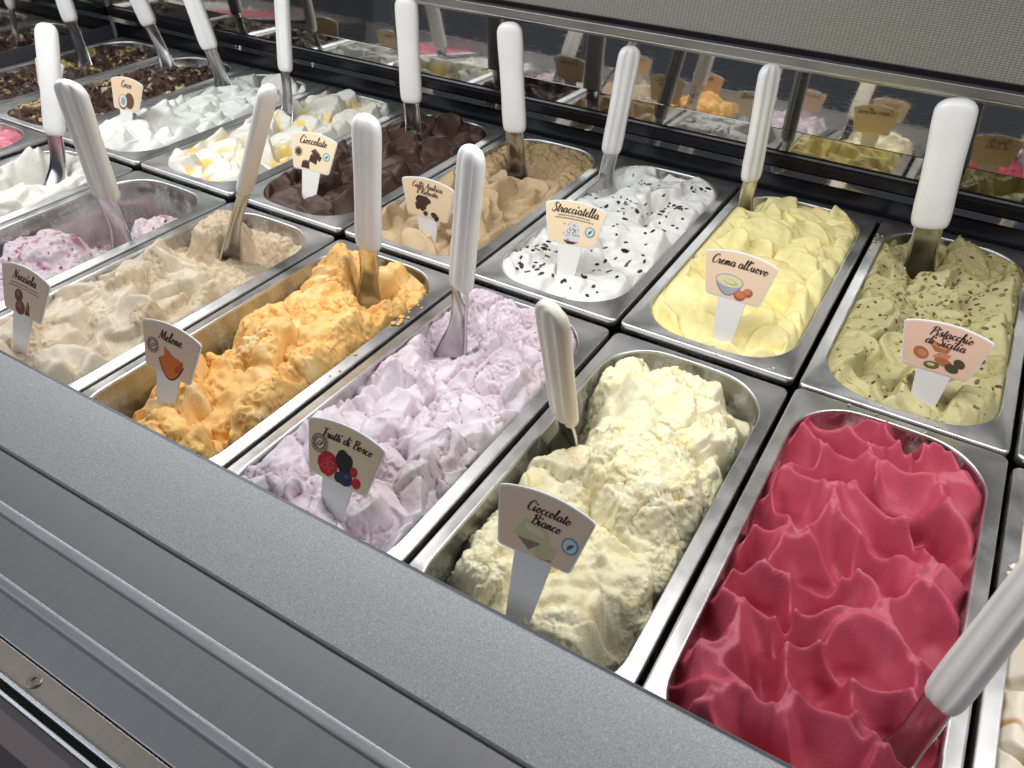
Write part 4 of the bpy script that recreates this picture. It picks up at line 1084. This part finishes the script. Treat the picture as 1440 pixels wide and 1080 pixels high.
def make_sign(label, base, yaw, tilt, roll, paper, lines, picture, bury=0.022):
    e = empty('flavour_sign', base, label, 'sign', 'flavour signs stuck in the gelato')
    Xv = Vector((math.cos(yaw), math.sin(yaw), 0)); nb = Vector((-math.sin(yaw), math.cos(yaw), 0))
    Yv = (nb * math.sin(tilt) + Vector((0, 0, math.cos(tilt)))).normalized(); Zv = Xv.cross(Yv)   # Zv points at the customer
    Mx = Matrix((Xv, Yv, Zv)).transposed() @ Matrix.Rotation(roll, 3, 'Z')
    e.rotation_mode = 'QUATERNION'; e.rotation_quaternion = Mx.to_quaternion()
    pl = mesh_obj('plate', *extr(plate_outline(), -TH, TH), M_SIGNW, e); bevel(pl, 0.0004)
    st = mesh_obj('stem', *extr([(-.0075, -bury), (.0075, -bury), (.0132, SS + .004), (-.0132, SS + .004)], -TH * 0.9, TH * 0.9), M_SIGNW, e); bevel(st, 0.0003)
    mp = plain('print_paper_%02d%02d%02d' % tuple(int(c * 99) for c in paper), paper, 0.45)
    fo = plate_outline(0.0013, 0.0022)
    n = len(fo)
    fc = mesh_obj('printed_face', [(x, y, TH + 0.0002) for x, y in fo], [tuple(range(n))], mp, e)
    bk = mesh_obj('printed_back', [(x, y, -TH - 0.0002) for x, y in fo], [tuple(range(n))[::-1]], mp, e)
    V, F = [], []
    for (txt, cx, cy, xh) in lines: script_text(txt, cx, SS + cy, xh, V, F, TH + 0.0006, arc=1.6)
    mesh_obj('lettering', V, F, M_INK, fc)
    V2, F2 = [], []
    for (txt, cx, cy, xh) in lines: script_text(txt, -cx, SS + cy, xh, V2, F2, 0, arc=1.6)
    mesh_obj('lettering', [(-x, y, -TH - 0.0006) for x, y, z in V2], F2, M_INKB, bk)
    V, F, MI, mats = [], [], [], []
    zz = TH + 0.0003
    def mi(c):
        mm = mp if c == 'paper' else ink(c, PC[c])
        if mm not in mats: mats.append(mm)
        return mats.index(mm)
    for it in pic(picture):
        zz += 0.000012
        if it[0] == 'ring':
            _, cx, cy, r, w, c = it; b = len(V); nn = 28
            for i in range(nn):
                a = 2 * math.pi * i / nn
                V += [(cx + (r - w) * math.cos(a), cy + (r - w) * math.sin(a), zz), (cx + (r + w) * math.cos(a), cy + (r + w) * math.sin(a), zz)]
            for i in range(nn):
                j = (i + 1) % nn; F.append((b + 2 * i, b + 2 * i + 1, b + 2 * j + 1, b + 2 * j)); MI.append(mi(c))
        elif it[0] == 'micro':
            _, cx, cy, w, nn = it; r_ = random.Random(int(w * 1e5))
            x = cx - w / 2
            while x < cx + w / 2:
                l = r_.uniform(.0006, .0016); b = len(V); hh = r_.uniform(.0006, .0010)
                yy = cy - 2.6 * (x - cx) ** 2
                V += [(x, yy, zz), (x + l, yy, zz), (x + l, yy + hh, zz), (x, yy + hh, zz)]; F.append((b, b + 1, b + 2, b + 3)); MI.append(mi('micro')); x += l + .0005
        else:
            pts, c = it; b = len(V); nn = len(pts)
            V += [(x, y, zz) for x, y in pts]; F.append(tuple(range(b, b + nn))); MI.append(mi(c))
    o = mesh_obj('picture', V, F, None, fc, mats=mats, midx=MI)
    bm = bmesh.new(); bm.from_mesh(o.data)
    for f_ in bm.faces:
        if f_.normal.z < 0: f_.normal_flip()
    bm.to_mesh(o.data); bm.free()
    return e
PA = (0.78, 0.60, 0.40)
PB = (0.78, 0.57, 0.42)
SIGNS = [
 ('cream sign reading Cioccolato Bianco with white chocolate pieces', (-0.253, -0.314, 0.001), 0.02, 0.42, 0.01, PB, [('Cioccolato', .003, .0300, .0035), ('Bianco', .003, .0222, .0035)], 'white_chocolate'),
 ('cream sign reading Frutti di Bosco with a picture of berries', (-0.404, -0.322, -0.009), 0.03, 0.42, -0.016, PA, [('Frutti di Bosco', .002, .0300, .0035)], 'berries'),
 ('cream sign reading Melone with a slice of orange melon', (-0.602, -0.298, -0.012), 0.04, 0.363, -0.038, PB, [('Melone', .0, .0285, .0044)], 'melon'),
 ('cream sign reading Nocciola with a picture of hazelnuts', (-0.764, -0.316, -0.002), 0.02, 0.42, -0.042, PB, [('Nocciola', .0, .0300, .0044)], 'hazelnuts'),
 ('cream sign reading Pistacchio di Sicilia with a picture of pistachios', (-0.071, 0.026, 0.003), -0.08, 0.10, 0.05, (0.78, 0.55, 0.42), [('Pistacchio', .003, .0322, .0038), ('di Sicilia', .001, .0245, .0038)], 'pistachios'),
 ("cream sign reading Crema all'uovo with a bowl of custard and eggs", (-0.241, 0.023, 0.014), -0.08, 0.198, 0.05, (0.80, 0.61, 0.44), [("Crema all'uovo", .000, .0300, .0042)], 'cream_bowl'),
 ('cream sign reading Stracciatella with a picture of flaked ice cream', (-0.413, 0.044, 0.007), 0.05, 0.329, 0.045, (0.82, 0.66, 0.44), [('Stracciatella', .0, .0310, .0047)], 'cream_swirl'),
 ('cream sign reading Caffè Arabica e Robusta with coffee beans', (-0.575, 0.032, -0.001), 0.03, 0.085, 0.005, (0.82, 0.65, 0.45), [('Caff\u00e8 Arabica', .0, .0325, .0032), ('e Robusta', .0, .0260, .0032)], 'coffee_beans'),
 ('cream sign reading Cioccolato above a picture of dark chocolate', (-0.749, 0.037, 0.007), 0.08, 0.36, 0.006, (0.84, 0.69, 0.46), [('Cioccolato', .0, .0300, .0046)], 'chocolate_pieces'),
 ('cream sign reading Cocco with a split coconut', (-1.118, 0.070, -0.004), 0.0, 0.347, 0.02, (0.76, 0.57, 0.38), [('Cocco', .0, .0300, .0046)], 'coconut'),
 ('cream sign half hidden behind a spatula in the chocolate-covered gelato', (-1.283, 0.066, -0.004), 0.0, 0.35, 0.0, (0.76, 0.57, 0.38), [], 'hazelnuts'),
]
for a in SIGNS: make_sign(*a)
